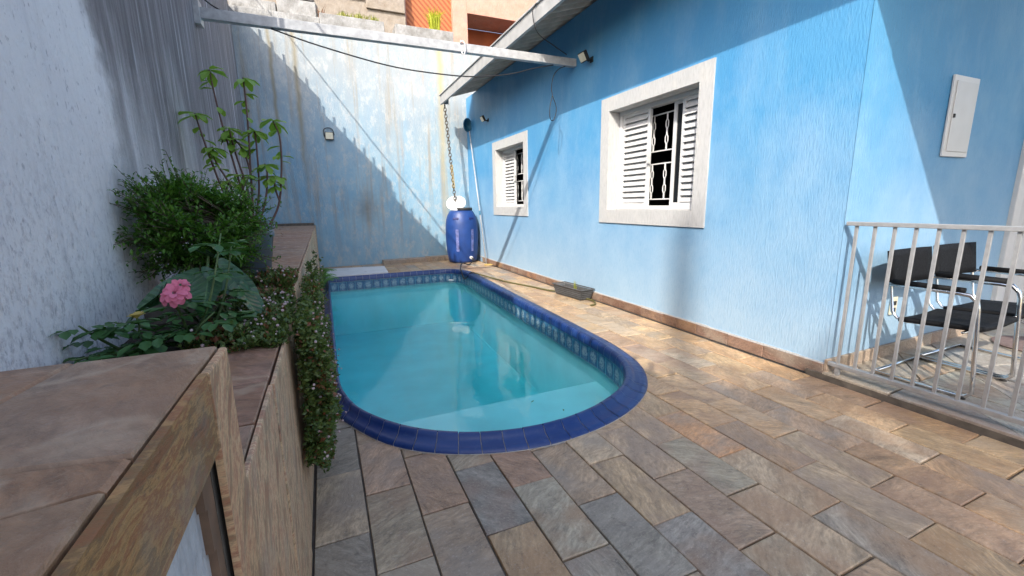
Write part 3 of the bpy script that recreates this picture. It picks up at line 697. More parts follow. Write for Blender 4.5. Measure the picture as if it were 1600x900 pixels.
m = MB(); tuft(m, (2.47, YB + .15, 4.72), 150, .42, .30, .008); stuff(m.build('foliage', L_YEL, sp, recalc=False))
MB().tube([(2.47, YB + .15, 4.64), (2.475, YB + .15, 4.70), (2.47, YB + .15, 4.78)], [.03, .025, .02], 8).build('stem', BARK, sp)
dp = thing('dry_twiggy_plant', 'small dry brown plant growing from the wall top left of the grassy box', 'plant', (.42, YB + .4, 4.6))
m = MB(); tuft(m, (.36, YB + .42, 4.6), 26, .42, .2, .006); stuff(m.build('foliage', L_RED, dp, recalc=False))
MB().tube([(.36, YB + .42, 4.5), (.37, YB + .42, 4.62), (.38, YB + .42, 4.75)], .012, 6).build('stem', BARK, dp)

# ================================================================== RAISED PLANTER (left)
pl = thing('raised_planter', 'long raised planter wall clad in banded stone beside the pool', 'planter', (-.4, 4, 0))
def xl(y): return XL(y) + .002
FX = XP - .0115      # core face behind the cladding
def core(y0, y1, z, name, xr=FX):
    m = MB(); m.add([(xl(y0), y0, -.05), (xr, y0, -.05), (xr, y1, -.05), (xl(y1), y1, -.05), (xl(y0), y0, z), (xr, y0, z), (xr, y1, z), (xl(y1), y1, z)], [(0, 3, 2, 1), (4, 5, 6, 7), (0, 1, 5, 4), (1, 2, 6, 5), (2, 3, 7, 6), (3, 0, 4, 7)])
    return m.build(name, PLASTER if name == 'plaster_core' else (SOIL if name == 'soil' else MORTAR), pl)
ZN, ZB2 = .79, .85; Y1, Y2, Y3 = .70, 1.47, 2.12
core(Y1 + .002, Y2, ZN - .022, 'mortar_core'); core(Y2 + .002, Y3, .74, 'soil'); core(Y3 + .002, YB - .003, ZB2 - .022, 'mortar_core')
def face_slab(y0, y1, z0, z1, parent, col, x=XP, g_=.0025):
    w_, h = y1 - y0 - g_ * 2, z1 - z0 - g_ * 2
    me = MB().prism([(-w_ / 2, -h / 2), (w_ / 2, -h / 2), (w_ / 2, h / 2), (-w_ / 2, h / 2)], -.0085, 0, .002).mesh('cladding_slab', CLAD)
    o = link('cladding_slab', me, parent); o.matrix_parent_inverse = Matrix.Translation(-parent.location)
    o.matrix_basis = Matrix.Translation((x + rc(-.002, .002), (y0 + y1) / 2, (z0 + z1) / 2)) @ Matrix(((0, 0, 1, 0), (1, 0, 0, 0), (0, 1, 0, 0), (0, 0, 0, 1))); o.color = (*col, 1)
def ccol(): f = rc(.85, 1.12); return (f, f * rc(.93, 1.0), f * rc(.86, .98))
face_slab(Y1 - .11, Y1, 0, 1.008, pl, (.95, .85, .75))
face_slab(Y1, 1.10, 0, ZN, pl, (1, .95, .9)); face_slab(1.10, Y2, 0, ZN, pl, (.95, .92, .88)); face_slab(Y2, Y3, 0, .775, pl, (.9, .88, .85))
y = Y3
while y < YB - .05:
    y1 = min(y + rc(.4, .7), YB - .004); y1 = YB - .004 if YB - y1 < .2 else y1
    face_slab(y, y1, 0, ZB2, pl, ccol()); y = y1
def top_stones(y0, y1, z, dy, cols):
    y = y0; tr = XP - .0105
    while y < y1 - .01:
        ye = y + rc(*dy); ye = y1 if y1 - ye < .15 else ye
        s = rc(-.03, .03); l0, l1 = xl(y) + .003, xl(ye) + .003; n_ = 1 if random.random() < .35 else 2; mid = rc(.4, .65)
        xs_ = [(l0, l1), (tr, tr)] if n_ == 1 else [(l0, l1), (l0 + (tr - l0) * mid, l1 + (tr - l1) * (mid + rc(-.12, .12))), (tr, tr)]
        for q in range(len(xs_) - 1):
            a, b_ = xs_[q], xs_[q + 1]; gg = .0035
            poly = [(a[0] + gg, y + gg), (b_[0] - gg, y + gg), (b_[1] - gg, ye - gg), (a[1] + gg, ye - gg)]
            stone_w = stone_piece('top_stone', poly, z + rc(0, .002), random.choice(cols), pl, .022, .003, mat=RUST); stone_w.matrix_parent_inverse = Matrix.Translation(-pl.location)
        y = ye
RED = [(.30, .155, .095), (.33, .19, .115), (.27, .15, .10), (.31, .19, .125), (.35, .215, .13)]
top_stones(Y1, Y2, ZN, (.16, .3), RED); top_stones(Y3, YB - .16, ZB2, (.28, .5), RED)
MB().box(xl(YB) + .01, XP - .03, YB - .15, YB - .004, ZB2 - .02, ZB2 + .045).build('end_kerb', MORTAR, pl, bevel=.006)

# ---- stone counter in the foreground
ct = thing('stone_counter', 'brown stone-topped counter in the left foreground with plastered side', 'counter', (-.4, 0, 0))
yA, yN = Y1 - .004, -1.6; yc = Y1 - .113
def core2(y0, y1, xr, name, mat, z=.975):
    m = MB(); m.add([(xl(y0), y0, -.05), (xr, y0, -.05), (xr, y1, -.05), (xl(y1), y1, -.05), (xl(y0), y0, z), (xr, y0, z), (xr, y1, z), (xl(y1), y1, z)], [(0, 3, 2, 1), (4, 5, 6, 7), (0, 1, 5, 4), (1, 2, 6, 5), (2, 3, 7, 6), (3, 0, 4, 7)]); m.build(name, mat, ct)
core2(yN, yc - .001, XP - .022, 'plaster_core', PLASTER); core2(yc, yA, FX - .001, 'mortar_core', MORTAR)
m = MB(); yy = yc - .03; zs_ = [-.05 + .06 * i for i in range(17)]   # ragged mortar fillet beside the pier
for i in range(16): m.box(XP - .022, XP - .013, yy + rc(-.012, .012), yc - .001, zs_[i], min(zs_[i + 1], .90))
m.build('mortar_fillet', plain('brown_mortar', (.20, .12, .075), .9, var=.4), ct)
y = Y1 - .11
for ye in (-.42, -1.6):
    w_ = y - ye
    me = MB().prism([(-w_ / 2 + .002, -.05), (w_ / 2 - .002, -.05), (w_ / 2 - .002, .05), (-w_ / 2 + .002, .05)], -.0085, 0, .002).mesh('edge_slab', CLADH)
    o = link('edge_slab', me, ct); o.matrix_parent_inverse = Matrix.Translation(-ct.location)
    o.matrix_basis = Matrix.Translation((XP + .001, (y + ye) / 2, .957)) @ Matrix(((0, 0, 1, 0), (1, 0, 0, 0), (0, 1, 0, 0), (0, 0, 0, 1))); o.color = (.60, .47, .28, 1); y = ye
def cstone(poly, col):
    o = stone_piece('top_stone', poly, 1.01, col, ct, .03, .003, mat=RUST); o.matrix_parent_inverse = Matrix.Translation(-ct.location)
tr = XP - .0105; la = xl(Y1); gg = .0015
cstone([(la, .52), (-.33, .43), (-.31, Y1 - gg), (la, Y1 - gg)], (.29, .165, .095))
cstone([(-.33 + gg * 2, .43), (tr, .40), (tr, Y1 - gg), (-.31 + gg * 2, Y1 - gg)], (.30, .19, .12))
cstone([(xl(.3), .30), (-.30, .335), (tr, .355), (tr, .40 - gg * 2), (-.33, .43 - gg * 2), (la, .52 - gg * 2)], (.31, .165, .085))
cstone([(xl(-.5), -.5), (tr, -.5), (tr, .355 - gg * 2), (-.30, .335 - gg * 2), (xl(.3), .30 - gg * 2)], (.29, .175, .10))
cstone([(xl(-1.6), -1.6), (tr, -1.6), (tr, -.5 - gg * 2), (xl(-.5), -.5 - gg * 2)], (.30, .175, .10))

# ================================================================== PLANTS
def leaf_quad(mb, p, d, up, L_, W_, fold=.25):
    d = d.normalized(); s = d.cross(up); s = s.normalized() if s.length > 1e-4 else Vector((1, 0, 0)); nrm = s.cross(d)
    a = p + d * L_ * .45 + s * W_ / 2 + nrm * fold * W_; b_ = p + d * L_ * .45 - s * W_ / 2 + nrm * fold * W_; t = p + d * L_; mdl = p + d * L_ * .5
    mb.add([p, a, t, b_, mdl], [(0, 1, 4), (1, 2, 4), (0, 4, 3), (4, 2, 3)])
def rdir(): 
    while True:
        v = Vector((rc(-1, 1), rc(-1, 1), rc(-1, 1)))
        if .05 < v.length < 1: return v.normalized()
# potted bush
bu = thing('potted_shrub', 'dense small-leaved dark green shrub in a grey pot on the planter', 'shrub', (-.37, 2.55, ZB2))
PX, PY = -.36, 2.56
MB().lathe([(.075, ZB2 + .004), (.085, ZB2 + .01), (.105, ZB2 + .20), (.118, ZB2 + .205), (.120, ZB2 + .235), (.108, ZB2 + .237), (.10, ZB2 + .19)], PX, PY, 28).build('pot', POTM, bu, True)
MB().lathe([(.0, ZB2 + .195), (.1, ZB2 + .20)], PX, PY, 20, False).build('soil', SOIL, bu)
lf = MB(); br = MB()
clumps = []
ctr = Vector((-.485, 2.24, 1.10))
for k in range(600):
    v = rdir() * (rc(.35, 1.0) ** .6); p = ctr + Vector((v.x * .235, v.y * .27, v.z * .215))
    if p.x < XL(p.y) + .06: continue
    if mnoise.noise(p * 5.5) < -.2: continue
    if p.z < 1.07 and p.x > -.42 and p.y > 2.2: continue
    clumps.append(p)
    if len(clumps) >= 175: break
for i, p in enumerate(clumps):
    base = Vector((PX + rc(-.03, .03), PY + rc(-.03, .03), ZB2 + .19)); mid = base.lerp(p, .55) + Vector((0, 0, .03))
    br.tube([base, mid, p], [.004, .003, .0015], 5)
    rr = rc(.035, .06)
    for q in range(60):
        d = rdir(); d.z = d.z * .8 + .25; pp = p + d.normalized() * rr * rc(.1, 1.15)
        leaf_quad(lf, pp, (d + rdir() * .6), Vector((0, 0, 1)), rc(.013, .036), rc(.009, .019))
    # twig tips
    for q in range(3):
        d = (p - ctr).normalized() + rdir() * .5 + Vector((0, 0, .3)); d.normalize(); L_ = rc(.04, .15); br.tube([p, p + d * L_], [.0015, .001], 4)
        for e in range(9): leaf_quad(lf, p + d * L_ * (e + 1) / 9, rdir() + d * .6, Vector((0, 0, 1)), rc(.014, .022), rc(.008, .012))
br.build('branches', BARK, bu, True); stuff(lf.build('foliage', L_BUSH, bu, recalc=False))
# tall stemmed plant
tp = thing('tall_rosette_plant', 'tall plant of bare reddish stems topped by pale green leaf rosettes', 'plant', (-.5, 3.5, ZB2))
MB().lathe([(.11, ZB2 + .003), (.14, ZB2 + .2), (.15, ZB2 + .205), (.15, ZB2 + .23), (.13, ZB2 + .23), (.125, ZB2 + .18)], -.47, 3.5, 24).build('pot', POTM, tp, True)
stems = [[(-.47, 3.5, 1.0), (-.50, 3.5, 1.35), (-.565, 3.52, 1.80), (-.585, 3.5, 2.08)],
         [(-.45, 3.48, 1.0), (-.43, 3.5, 1.4), (-.405, 3.5, 1.8), (-.40, 3.5, 2.05)],
         [(-.5, 3.5, 1.0), (-.60, 3.5, 1.3), (-.66, 3.48, 1.6), (-.69, 3.46, 1.80)],
         [(-.38, 3.46, .95), (-.28, 3.5, 1.22), (-.235, 3.5, 1.48), (-.225, 3.5, 1.68), (-.255, 3.5, 1.79)],
         [(-.47, 3.52, 1.0), (-.46, 3.52, 1.3), (-.50, 3.5, 1.55), (-.52, 3.5, 1.72)],
         [(-.46, 3.5, 1.0), (-.40, 3.55, 1.3), (-.375, 3.52, 1.6), (-.375, 3.52, 1.72)],
         [(-.5, 3.5, 1.05), (-.56, 3.5, 1.35), (-.62, 3.5, 1.5), (-.625, 3.48, 1.6)],
         [(-.46, 3.5, 1.1), (-.43, 3.5, 1.4), (-.455, 3.5, 1.58), (-.50, 3.5, 1.66)],
         [(-.44, 3.5, 1.0), (-.36, 3.5, 1.25), (-.33, 3.5, 1.42), (-.335, 3.5, 1.5)],
         [(-.27, 3.5, 1.24), (-.29, 3.5, 1.33), (-.285, 3.5, 1.42)],
         [(-.52, 3.5, 1.1), (-.6, 3.52, 1.25), (-.56, 3.5, 1.38)], [(-.45, 3.5, 1.15), (-.48, 3.47, 1.3), (-.47, 3.45, 1.42)]]
stems = [[(x, y, ZB2 + .18 if i == 0 and z < 1.12 else z) for i, (x, y, z) in enumerate(st)] for st in stems]
lm = MB(); 
lm.add([(0, 0, 0), (.02, -.012, .004), (.055, -.022, .004), (.078, -.012, -.006), (.085, 0, -.012), (.078, .012, -.006), (.055, .022, .004), (.02, .012, .004), (.03, 0, -.002), (.06, 0, -.004)],
       [(0, 1, 8), (1, 2, 9, 8), (2, 3, 4, 9), (9, 4, 5, 6), (8, 9, 6, 7), (0, 8, 7)])
LME = lm.mesh('leaf', L_TALL, True, False)
def put_leaf(me, parent, p, az, pitch, sc):
    o = link('leaf', me, parent); o.matrix_parent_inverse = Matrix.Translation(-parent.location)
    o.matrix_basis = Matrix.Translation(p) @ Matrix.Rotation(az, 4, 'Z') @ Matrix.Rotation(pitch, 4, 'Y') @ Matrix.Diagonal((sc, sc, sc, 1)); return o
for st in stems:
    cv = crom(st, 6); MB().tube(cv, [.0085 - .004 * i / len(cv) for i in range(len(cv))], 6).build('stem', STEMR, tp, True)
    tip = cv[-1]
    for k in range(7): put_leaf(LME, tp, tip + Vector((0, 0, rc(-.01, .005))), k * .9 + rc(-.25, .25), rc(-.05, .8), rc(.95, 1.45))
    for k in range(7):
        q = cv[int(len(cv) * rc(.55, .92))]; put_leaf(LME, tp, q, rc(0, 6.28), rc(.0, .8), rc(.7, 1.15))
# elephant ear
ee = thing('elephant_ear_plant', 'large dark arrow-shaped glossy leaves behind the pink rose', 'plant', (-.5, 1.95, .74))
def ear(p, az, pitch, roll, sc, foot):
    m = MB(); half = [(-.11, .045), (-.09, .085), (-.01, .11), (.10, .105), (.20, .078), (.30, .04), (.39, .0)]
    nn = len(half); m.v = [(0, 0, 0), (.12, 0, -.008), (.24, 0, -.012)]
    top = [(x, y, .025 + .022 * math.sin(i * 2.1) - .05 * (i / 6) ** 2) for i, (x, y) in enumerate(half)]; bot = [(x, -y, .025 + .022 * math.sin(i * 1.7 + 1) - .05 * (i / 6) ** 2) for i, (x, y) in enumerate(half[:-1])]
    m.v += top + bot; T = lambda i: 3 + i; B = lambda i: (3 + nn + i) if i < nn - 1 else 3 + nn - 1
    m.f = [(0, T(1), T(0)), (0, T(2), T(1)), (0, 1, T(3), T(2)), (1, 2, T(4), T(3)), (2, T(5), T(4)), (2, T(6), T(5)), (0, B(0), B(1)), (0, B(1), B(2)), (0, B(2), B(3), 1), (1, B(3), B(4), 2), (2, B(4), B(5)), (2, B(5), B(6))]
    M4 = Matrix.Translation(p) @ Matrix.Rotation(az, 4, 'Z') @ Matrix.Rotation(pitch, 4, 'Y') @ Matrix.Rotation(roll, 4, 'X') @ Matrix.Diagonal((sc, sc, sc, 1))
    o = m.build('leaf', L_EAR, ee, True, recalc=False); o.matrix_parent_inverse = Matrix.Translation(-ee.location); o.matrix_basis = M4
    sd = o.modifiers.new('s', 'SUBSURF'); sd.levels = sd.render_levels = 2
    MB().tube([foot, Vector(foot).lerp(Vector(p), .6) + Vector((0, 0, .03)), p], .005, 6).build('leaf_stalk', STEMG, ee, True)
ft = (-.46, 1.95, .74)
ear((-.44, 1.78, .95), 3.6, .35, -.75, .46, ft); ear((-.36, 1.85, .96), -.5, .7, .5, .55, ft); ear((-.42, 1.98, 1.02), 1.0, .4, .2, .5, ft); ear((-.30, 1.78, .91), -.9, .75, -.4, .45, ft)
ear((-.52, 1.72, .92), 3.9, .6, .4, .45, ft); ear((-.38, 1.72, .95), -1.6, .65, 0, .42, ft)
# rose
rs = thing('rose_bush', 'rose bush with one open pink flower by the left wall', 'rose bush', (-.45, 1.65, .74))
rl = MB(); rl.add([(0, 0, 0), (.012, -.011, .003), (.03, -.0135, .003), (.044, 0, -.003), (.03, .0135, .003), (.012, .011, .003), (.02, 0, -.002)], [(0, 1, 6), (1, 2, 6), (2, 3, 6), (6, 3, 4), (6, 4, 5), (0, 6, 5)])
RLE = rl.mesh('leaf', L_ROSE, True, False)
def spray(p, d, nl=5, sc=1.0):
    d = Vector(d).normalized(); az = math.atan2(d.y, d.x)
    for k in range(nl):
        t = (k // 2 + 1) * .028 * sc if k < nl - 1 else .085 * sc
        pp = Vector(p) + d * t; s = 0 if k == nl - 1 else (1 if k % 2 else -1)
        put_leaf(RLE, rs, pp, az + s * 1.0, rc(.0, .5), sc * rc(.9, 1.25))
canes = [[(-.44, 1.68, .74), (-.43, 1.58, .88), (-.435, 1.52, .93)], [(-.50, 1.62, .74), (-.53, 1.52, .86), (-.545, 1.46, .90)], [(-.46, 1.66, .74), (-.36, 1.6, .9), (-.31, 1.66, 1.12)], [(-.5, 1.6, .74), (-.57, 1.50, .80), (-.615, 1.38, .83)], [(-.44, 1.6, .74), (-.38, 1.52, .84), (-.33, 1.52, .89)], [(-.40, 1.7, .74), (-.33, 1.7, .92), (-.30, 1.75, 1.08)], [(-.5, 1.6, .74), (-.46, 1.5, .82), (-.43, 1.46, .85)], [(-.55, 1.6, .74), (-.6, 1.5, .85), (-.62, 1.46, .90)]]
for cn in canes:
    cv = crom(cn, 5); MB().tube(cv, [.005 - .003 * i / len(cv) for i in range(len(cv))], 6).build('cane', STEMG, rs, True)
    for i in range(3, len(cv), 2):
        for q in range(2): a = rc(0, 6.28); spray(cv[i], (math.cos(a), math.sin(a), 0), 5, rc(.7, 1.05))
for k in range(26):
    p = (rc(-.56, -.24), rc(1.49, 1.75), rc(.77, .86)); a = rc(0, 6.28); spray(p, (math.cos(a), math.sin(a), 0), 5, rc(.7, 1.1))
fl = bpy.data.objects.new('flower', None); C.objects.link(fl); fl.parent = rs; fl.matrix_parent_inverse = Matrix.Translation(-rs.location); fl.location = (-.415, 1.50, .962); fl['label'] = 'open ruffled pink rose'
pm = MB(); rows = 4
for i in range(rows + 1):
    u = i / rows
    for j in range(6): v = (j / 5 - .5) * 2; wv_ = .019 * (u ** .6) * (1.05 if i < rows else .85); pm.v.append((v * wv_, .003 + .012 * u * u + .004 * abs(v) * -1 * u, u * .030 + (-.004 * abs(v) if i == rows else 0)))
for i in range(rows):
    for j in range(5): pm.f.append((i * 6 + j, i * 6 + j + 1, i * 6 + 7 + j, i * 6 + 6 + j))
PME = pm.mesh('petal', PETAL, True, False)
def blossom(cx, cy, cz, R_, n_):
    for i in range(n_):
        u = (i + .5) / n_; th = i * 2.39996 + rc(-.3, .3); ph = .02 + 1.6 * u ** .8 + rc(-.12, .12)
        d = Vector((math.sin(ph) * math.cos(th), math.sin(ph) * math.sin(th), math.cos(ph)))
        o = bpy.data.objects.new('petal', PME); C.objects.link(o); o.parent = fl; k_ = R_ / .026 * rc(.55, .85)
        o.matrix_basis = Matrix.Translation((cx, cy, cz)) @ Matrix.Rotation(.75, 4, 'X') @ Matrix.Translation(d * R_ * (.02 + .58 * u)) @ Matrix.Rotation(th - math.pi / 2, 4, 'Z') @ Matrix.Rotation(-ph * .85 - rc(.0, .5), 4, 'X') @ Matrix.Rotation(rc(-.4, .4), 4, 'Y') @ Matrix.Diagonal((k_ * .62, k_ * 2.2, k_ * .60, 1))
blossom(0, 0, 0, .030, 70); blossom(.012, .020, .018, .022, 36)
MB().tube([(-.43, 1.58, .87), (-.42, 1.52, .93), (-.415, 1.505, .957)], .003, 6).build('flower_stalk', STEMG, rs)
bd = bpy.data.objects.new('faded_bud', None); C.objects.link(bd); bd.parent = rs; bd.matrix_parent_inverse = Matrix.Translation(-rs.location); bd.location = (-.50, 1.47, .905); bd['label'] = 'faded yellow rose bud'
PMY = pm.mesh('petal', BUDY, True, False)
for k in range(8):
    o = bpy.data.objects.new('petal', PMY); C.objects.link(o); o.parent = bd; o.matrix_basis = Matrix.Rotation(k * .79, 4, 'Z') @ Matrix.Rotation(-.5 + rc(-.3, .3), 4, 'X') @ Matrix.Diagonal((.55, .7, .7, 1))
MB().tube([(-.515, 1.50, .84), (-.50, 1.475, .88), (-.50, 1.47, .905)], .0025, 6).build('flower_stalk', STEMG, rs)
# trailing ground cover
gc = thing('trailing_groundcover', 'trailing plant with tiny pale pink globe flowers spilling over the planter', 'plant', (-.2, 1.8, .74))
a_, r_, g_ = MB(), MB(), MB()
def ico(mb, p, r):
    t = .85 * r; s = .53 * r
    vs = [(-s, t, 0), (s, t, 0), (-s, -t, 0), (s, -t, 0), (0, -s, t), (0, s, t), (0, -s, -t), (0, s, -t), (t, 0, -s), (t, 0, s), (-t, 0, -s), (-t, 0, s)]
    mb.add([Vector(v) + p for v in vs], [(0, 11, 5), (0, 5, 1), (0, 1, 7), (0, 7, 10), (0, 10, 11), (1, 5, 9), (5, 11, 4), (11, 10, 2), (10, 7, 6), (7, 1, 8), (3, 9, 4), (3, 4, 2), (3, 2, 6), (3, 6, 8), (3, 8, 9), (4, 9, 5), (2, 4, 11), (6, 2, 10), (8, 6, 7), (9, 8, 1)])
def hang_bottom(y):
    return max(.06, .20 + .5 * max(0, 1.72 - y) - .10 * (y - 1.72) + .12 * mnoise.noise(Vector((y * 6, 0, 0)))) if y < 2.5 else .25 + (y - 2.5) * 1.4
def emit(p, out):
    if mnoise.noise(p * 9) < -.32: return
    for q in range(12):
        pp = p + rdir() * rc(0, .022); d = (out + rdir() * .9); (leaf_quad(a_ if random.random() < (.95 if mnoise.noise(p * 4) < .25 else .72) else r_, pp, d, out, rc(.012, .024), rc(.009, .016), .15))
    if random.random() < .14:
        q = p + out * rc(.012, .045) + rdir() * .012; ico(g_, q, rc(.0032, .0055))
for k in range(1500):   # on top of the bed and lip
    y = rc(1.46, 2.5) if random.random() < .85 else rc(1.4, 1.6); x = XP - .01 - abs(random.gauss(0, .12)); z = .775 + .05 * max(0, mnoise.noise(Vector((x * 7, y * 7, 3)))) + (.06 if y > 2.1 else 0) + rc(0, .04)
    if x < -.42: continue
    if y < 1.47 and x < -.3: continue
    emit(Vector((x, y, z)), Vector((rc(-.3, .5), rc(-.5, .1), 1)).normalized())
for k in range(2600):   # hanging down the face
    y = 1.52 + abs(random.gauss(0, .55)); 
    if y > 3.0: continue
    zb = hang_bottom(y); z = rc(zb, .82)
    bulge = .05 + .06 * math.sin(max(0, min(1, (z - zb) / (.82 - zb))) * 2.6 + .3) + .03 * mnoise.noise(Vector((y * 8, z * 8, 5)))
    emit(Vector((XP + rc(.2, 1) * max(.02, bulge), y, z)), Vector((1, rc(-.8, .2), rc(-.2, .6))).normalized())
stuff(a_.build('foliage', L_COVER, gc, recalc=False)); stuff(r_.build('red_foliage', L_RED, gc, recalc=False)); stuff(g_.build('flower_globes', GLOBE, gc, recalc=False))
# small fern by the far planter end
fn = thing('green_fern', 'bright green fern growing between planter and pool corner', 'fern', (-.11, 7.0, 0))
m = MB()
for k in range(22):
    a = rc(-1.3, 1.4); L_ = rc(.25, .5); d = Vector((math.cos(a), math.sin(a), 0)); p0 = Vector((-.12, rc(6.5, 7.5), .05))
    pts_ = [p0 + d * L_ * t * .55 + Vector((0, 0, .42 * t - .30 * t * t)) for t in (0, .2, .4, .6, .8, 1)]
    for i in range(1, 6):
        for e in range(4):
            q = pts_[i - 1].lerp(pts_[i], e / 4)
            for s in (-1, 1): leaf_quad(m, q, Vector((-d.y * s, d.x * s, .1)) + d * .3, Vector((0, 0, 1)), .06, .018, .1)
stuff(m.build('fronds', L_FERN, fn, recalc=False))

# ================================================================== OBJECTS
# beam across the yard
bm_ = thing('steel_beam', 'long pale grey steel tube spanning from left wall to house', 'beam', (1, 4.9, 2.9))
MB().box(XL(4.9) + .004, XH - .004, 4.87, 4.94, 2.845, 2.935).build('tube', STEEL, bm_, bevel=.004)
MB().box(XL(4.9) + .002, XL(4.9) + .05, 4.84, 4.97, 2.79, 2.99).build('end_plate', STEEL, bm_, bevel=.003)
hk = MB(); cx, cz = 1.575, 2.87
hk.tube([(cx - .02, 4.86, 2.955), (cx - .03, 4.86, 2.93), (cx, 4.855, 2.95), (cx + .02, 4.855, 2.93), (cx + .025, 4.855, 2.86), (cx + .015, 4.855, 2.815), (cx - .01, 4.855, 2.815), (cx - .015, 4.855, 2.84)], .008, 8)
tag(hk.build('white_hook', WHITE, None, True), 'small white hook looped over the steel beam', 'hook')
cab = crom([(-.28, 4.90, 2.84), (0.12, 4.89, 2.74), (.75, 4.89, 2.63), (1.25, 4.89, 2.60), (1.72, 4.89, 2.61), (2.15, 4.89, 2.68), (2.45, 4.89, 2.77), (2.72, 4.89, 2.835)], 6)
tag(MB().tube(cab, .007, 6).build('sagging_cable', WIREM, None, True), 'thin black cable sagging under the steel beam', 'cable')
lwire = crom([(2.88, 4.88, 2.835), (2.80, 4.9, 2.80), (2.74, 4.92, 2.72), (2.73, 4.95, 2.6), (2.74, 4.95, 2.5), (2.71, 4.95, 2.38), (2.71, 4.95, 2.24), (2.76, 4.95, 2.22), (2.80, 4.95, 2.36), (2.745, 4.95, 2.5)], 5)
tag(MB().tube(lwire, .0055, 5).build('dangling_wire', WIREM, None, True), 'loose black wire dangling below the beam by the house', 'wire')
ew = crom([(2.34, 4.55, 3.34), (2.30, 4.6, 3.25), (2.36, 4.6, 3.05), (2.62, 4.7, 2.98), (2.85, 4.8, 2.94)], 6)
tag(MB().tube(ew, .006, 5).build('eave_wire', WIREM, None, True), 'black wire hanging over the gutter to the beam', 'wire')
lw_ = crom([(XL(4.9) + .01, 4.75, 3.2), (XL(4.9) + .04, 4.8, 3.05), (XL(4.9) + .12, 4.88, 2.98), (XL(4.9) + .2, 4.9, 2.94)], 5)
tag(MB().tube(lw_, .007, 5).build('wall_wire', WIREM, None, True), 'short black wire at the left end of the beam', 'wire')
# floodlights
def flood(loc, axis, lab, big=1.0):
    t = thing('floodlight', lab, 'floodlight', loc, 'wall floodlights', False)
    if axis == 'Y': t.rotation_euler = (0, 0, -math.pi / 2)
    t.scale = (big,) * 3
    MB().box(-.012, 0, -.03, .03, -.03, .03).build('mount', RUBBER, t, bevel=.003)
    MB().tube([(-.01, 0, 0), (-.05, 0, -.015), (-.08, 0, .0)], .012, 8).build('arm', RUBBER, t)
    M4 = Matrix.Translation((-.115, 0, .02)) @ Matrix.Rotation(-.5, 4, 'Y')
    MB().obox(M4, .045, .13, .11).build('housing', RUBBER, t, bevel=.006)
    MB().obox(M4 @ Matrix.Translation((-.024, 0, 0)), .004, .112, .09).build('lens', CREAM, t)
    return t
flood((XH, 4.54, 2.83), 'X', 'larger black floodlight on the blue wall beside the beam end'); flood((XH, 7.98, 2.76), 'X', 'small black floodlight above the farther window', .95)
bl = thing('wall_lamp', 'small cream-faced lamp with wire on the back wall', 'lamp', (.25, YB, 2.54))
MB().box(.18, .33, YB - .06, YB - .012, 2.46, 2.60).build('housing', RUBBER, bl, bevel=.008); MB().box(.19, .32, YB - .066, YB - .06, 2.47, 2.59).build('lens', CREAM, bl)
MB().tube(crom([(.17, YB - .02, 2.52), (.165, YB - .03, 2.64), (.25, YB - .03, 2.68), (.32, YB - .03, 2.65), (.345, YB - .02, 2.55)], 5), .008, 6).build('bracket', RUBBER, bl, True)
# drum
DX, DY = 2.66, 8.72
dm = thing('plastic_drum', 'scuffed blue plastic drum standing in the far corner by the pool', 'drum', (DX, DY, 0))
prof = [(.255, .004), (.285, .015), (.30, .06), (.32, .2), (.338, .42), (.342, .60), (.335, .78), (.315, .90), (.285, .99), (.25, 1.05), (.235, 1.07), (.19, 1.075)]
MB().lathe(prof, DX, DY, 48).build('body', DRUM, dm, True)
MB().lathe([(.17, 1.07), (.185, 1.075), (.19, 1.12), (.175, 1.135), (.15, 1.13), (.145, 1.09)], DX + .05, DY, 32).build('rim', RUBBER, dm, True)
for a in (-2.25, -1.15):
    M4 = Matrix.Translation((DX, DY, 0)) @ Matrix.Rotation(a, 4, 'Z')
    MB().obox(M4 @ Matrix.Translation((.302, 0, .915)) @ Matrix.Rotation(-.25, 4, 'Y'), .03, .12, .045).build('hand_grip_slot', plain('navy_recess', (.006, .012, .10), .5), dm, bevel=.008)
SC = plain('scuffed_drum_plastic', (.12, .14, .33), .6, var=.6, sc=14)
for a in (-2.15, -1.2):
    m = MB()
    for i in range(9):
        z = .25 + .45 * i / 8; r = .3215 + .022 * math.sin((z - .1) * 2.3)
        for k in range(3): th = a + (k - 1) * .09; m.v.append((DX + (r + .004) * math.cos(th), DY + (r + .004) * math.sin(th), z))
    for i in range(8):
        for k in range(2): m.f.append((i * 3 + k, i * 3 + k + 1, i * 3 + 4 + k, i * 3 + 3 + k))
    m.build('scuffed_rib', SC, dm, True)
MB().tube([(DX + .08, DY - .31, .115), (DX + .08, DY - .36, .115)], .032, 12).build('tap_fitting', WHITE, dm)
ld = thing('drum_lid', 'round white lid tilted on top of the blue drum', 'lid', (2.57, 8.76, 1.235), None, False)
MB().lathe([(.0, .012), (.10, .014), (.2, .01), (.235, .0), (.24, -.012), (.225, -.012), (.0, -.004)], 0, 0, 36, False).build('disc', WHITE, ld, True)
MB().lathe([(.09, .013), (.095, .022), (.105, .022), (.11, .013)], 0, 0, 36, False).build('raised_ring', WHITE, ld, True)
ld.rotation_euler = (.72, -.42, 0); ld.scale = (.88, .88, 1)
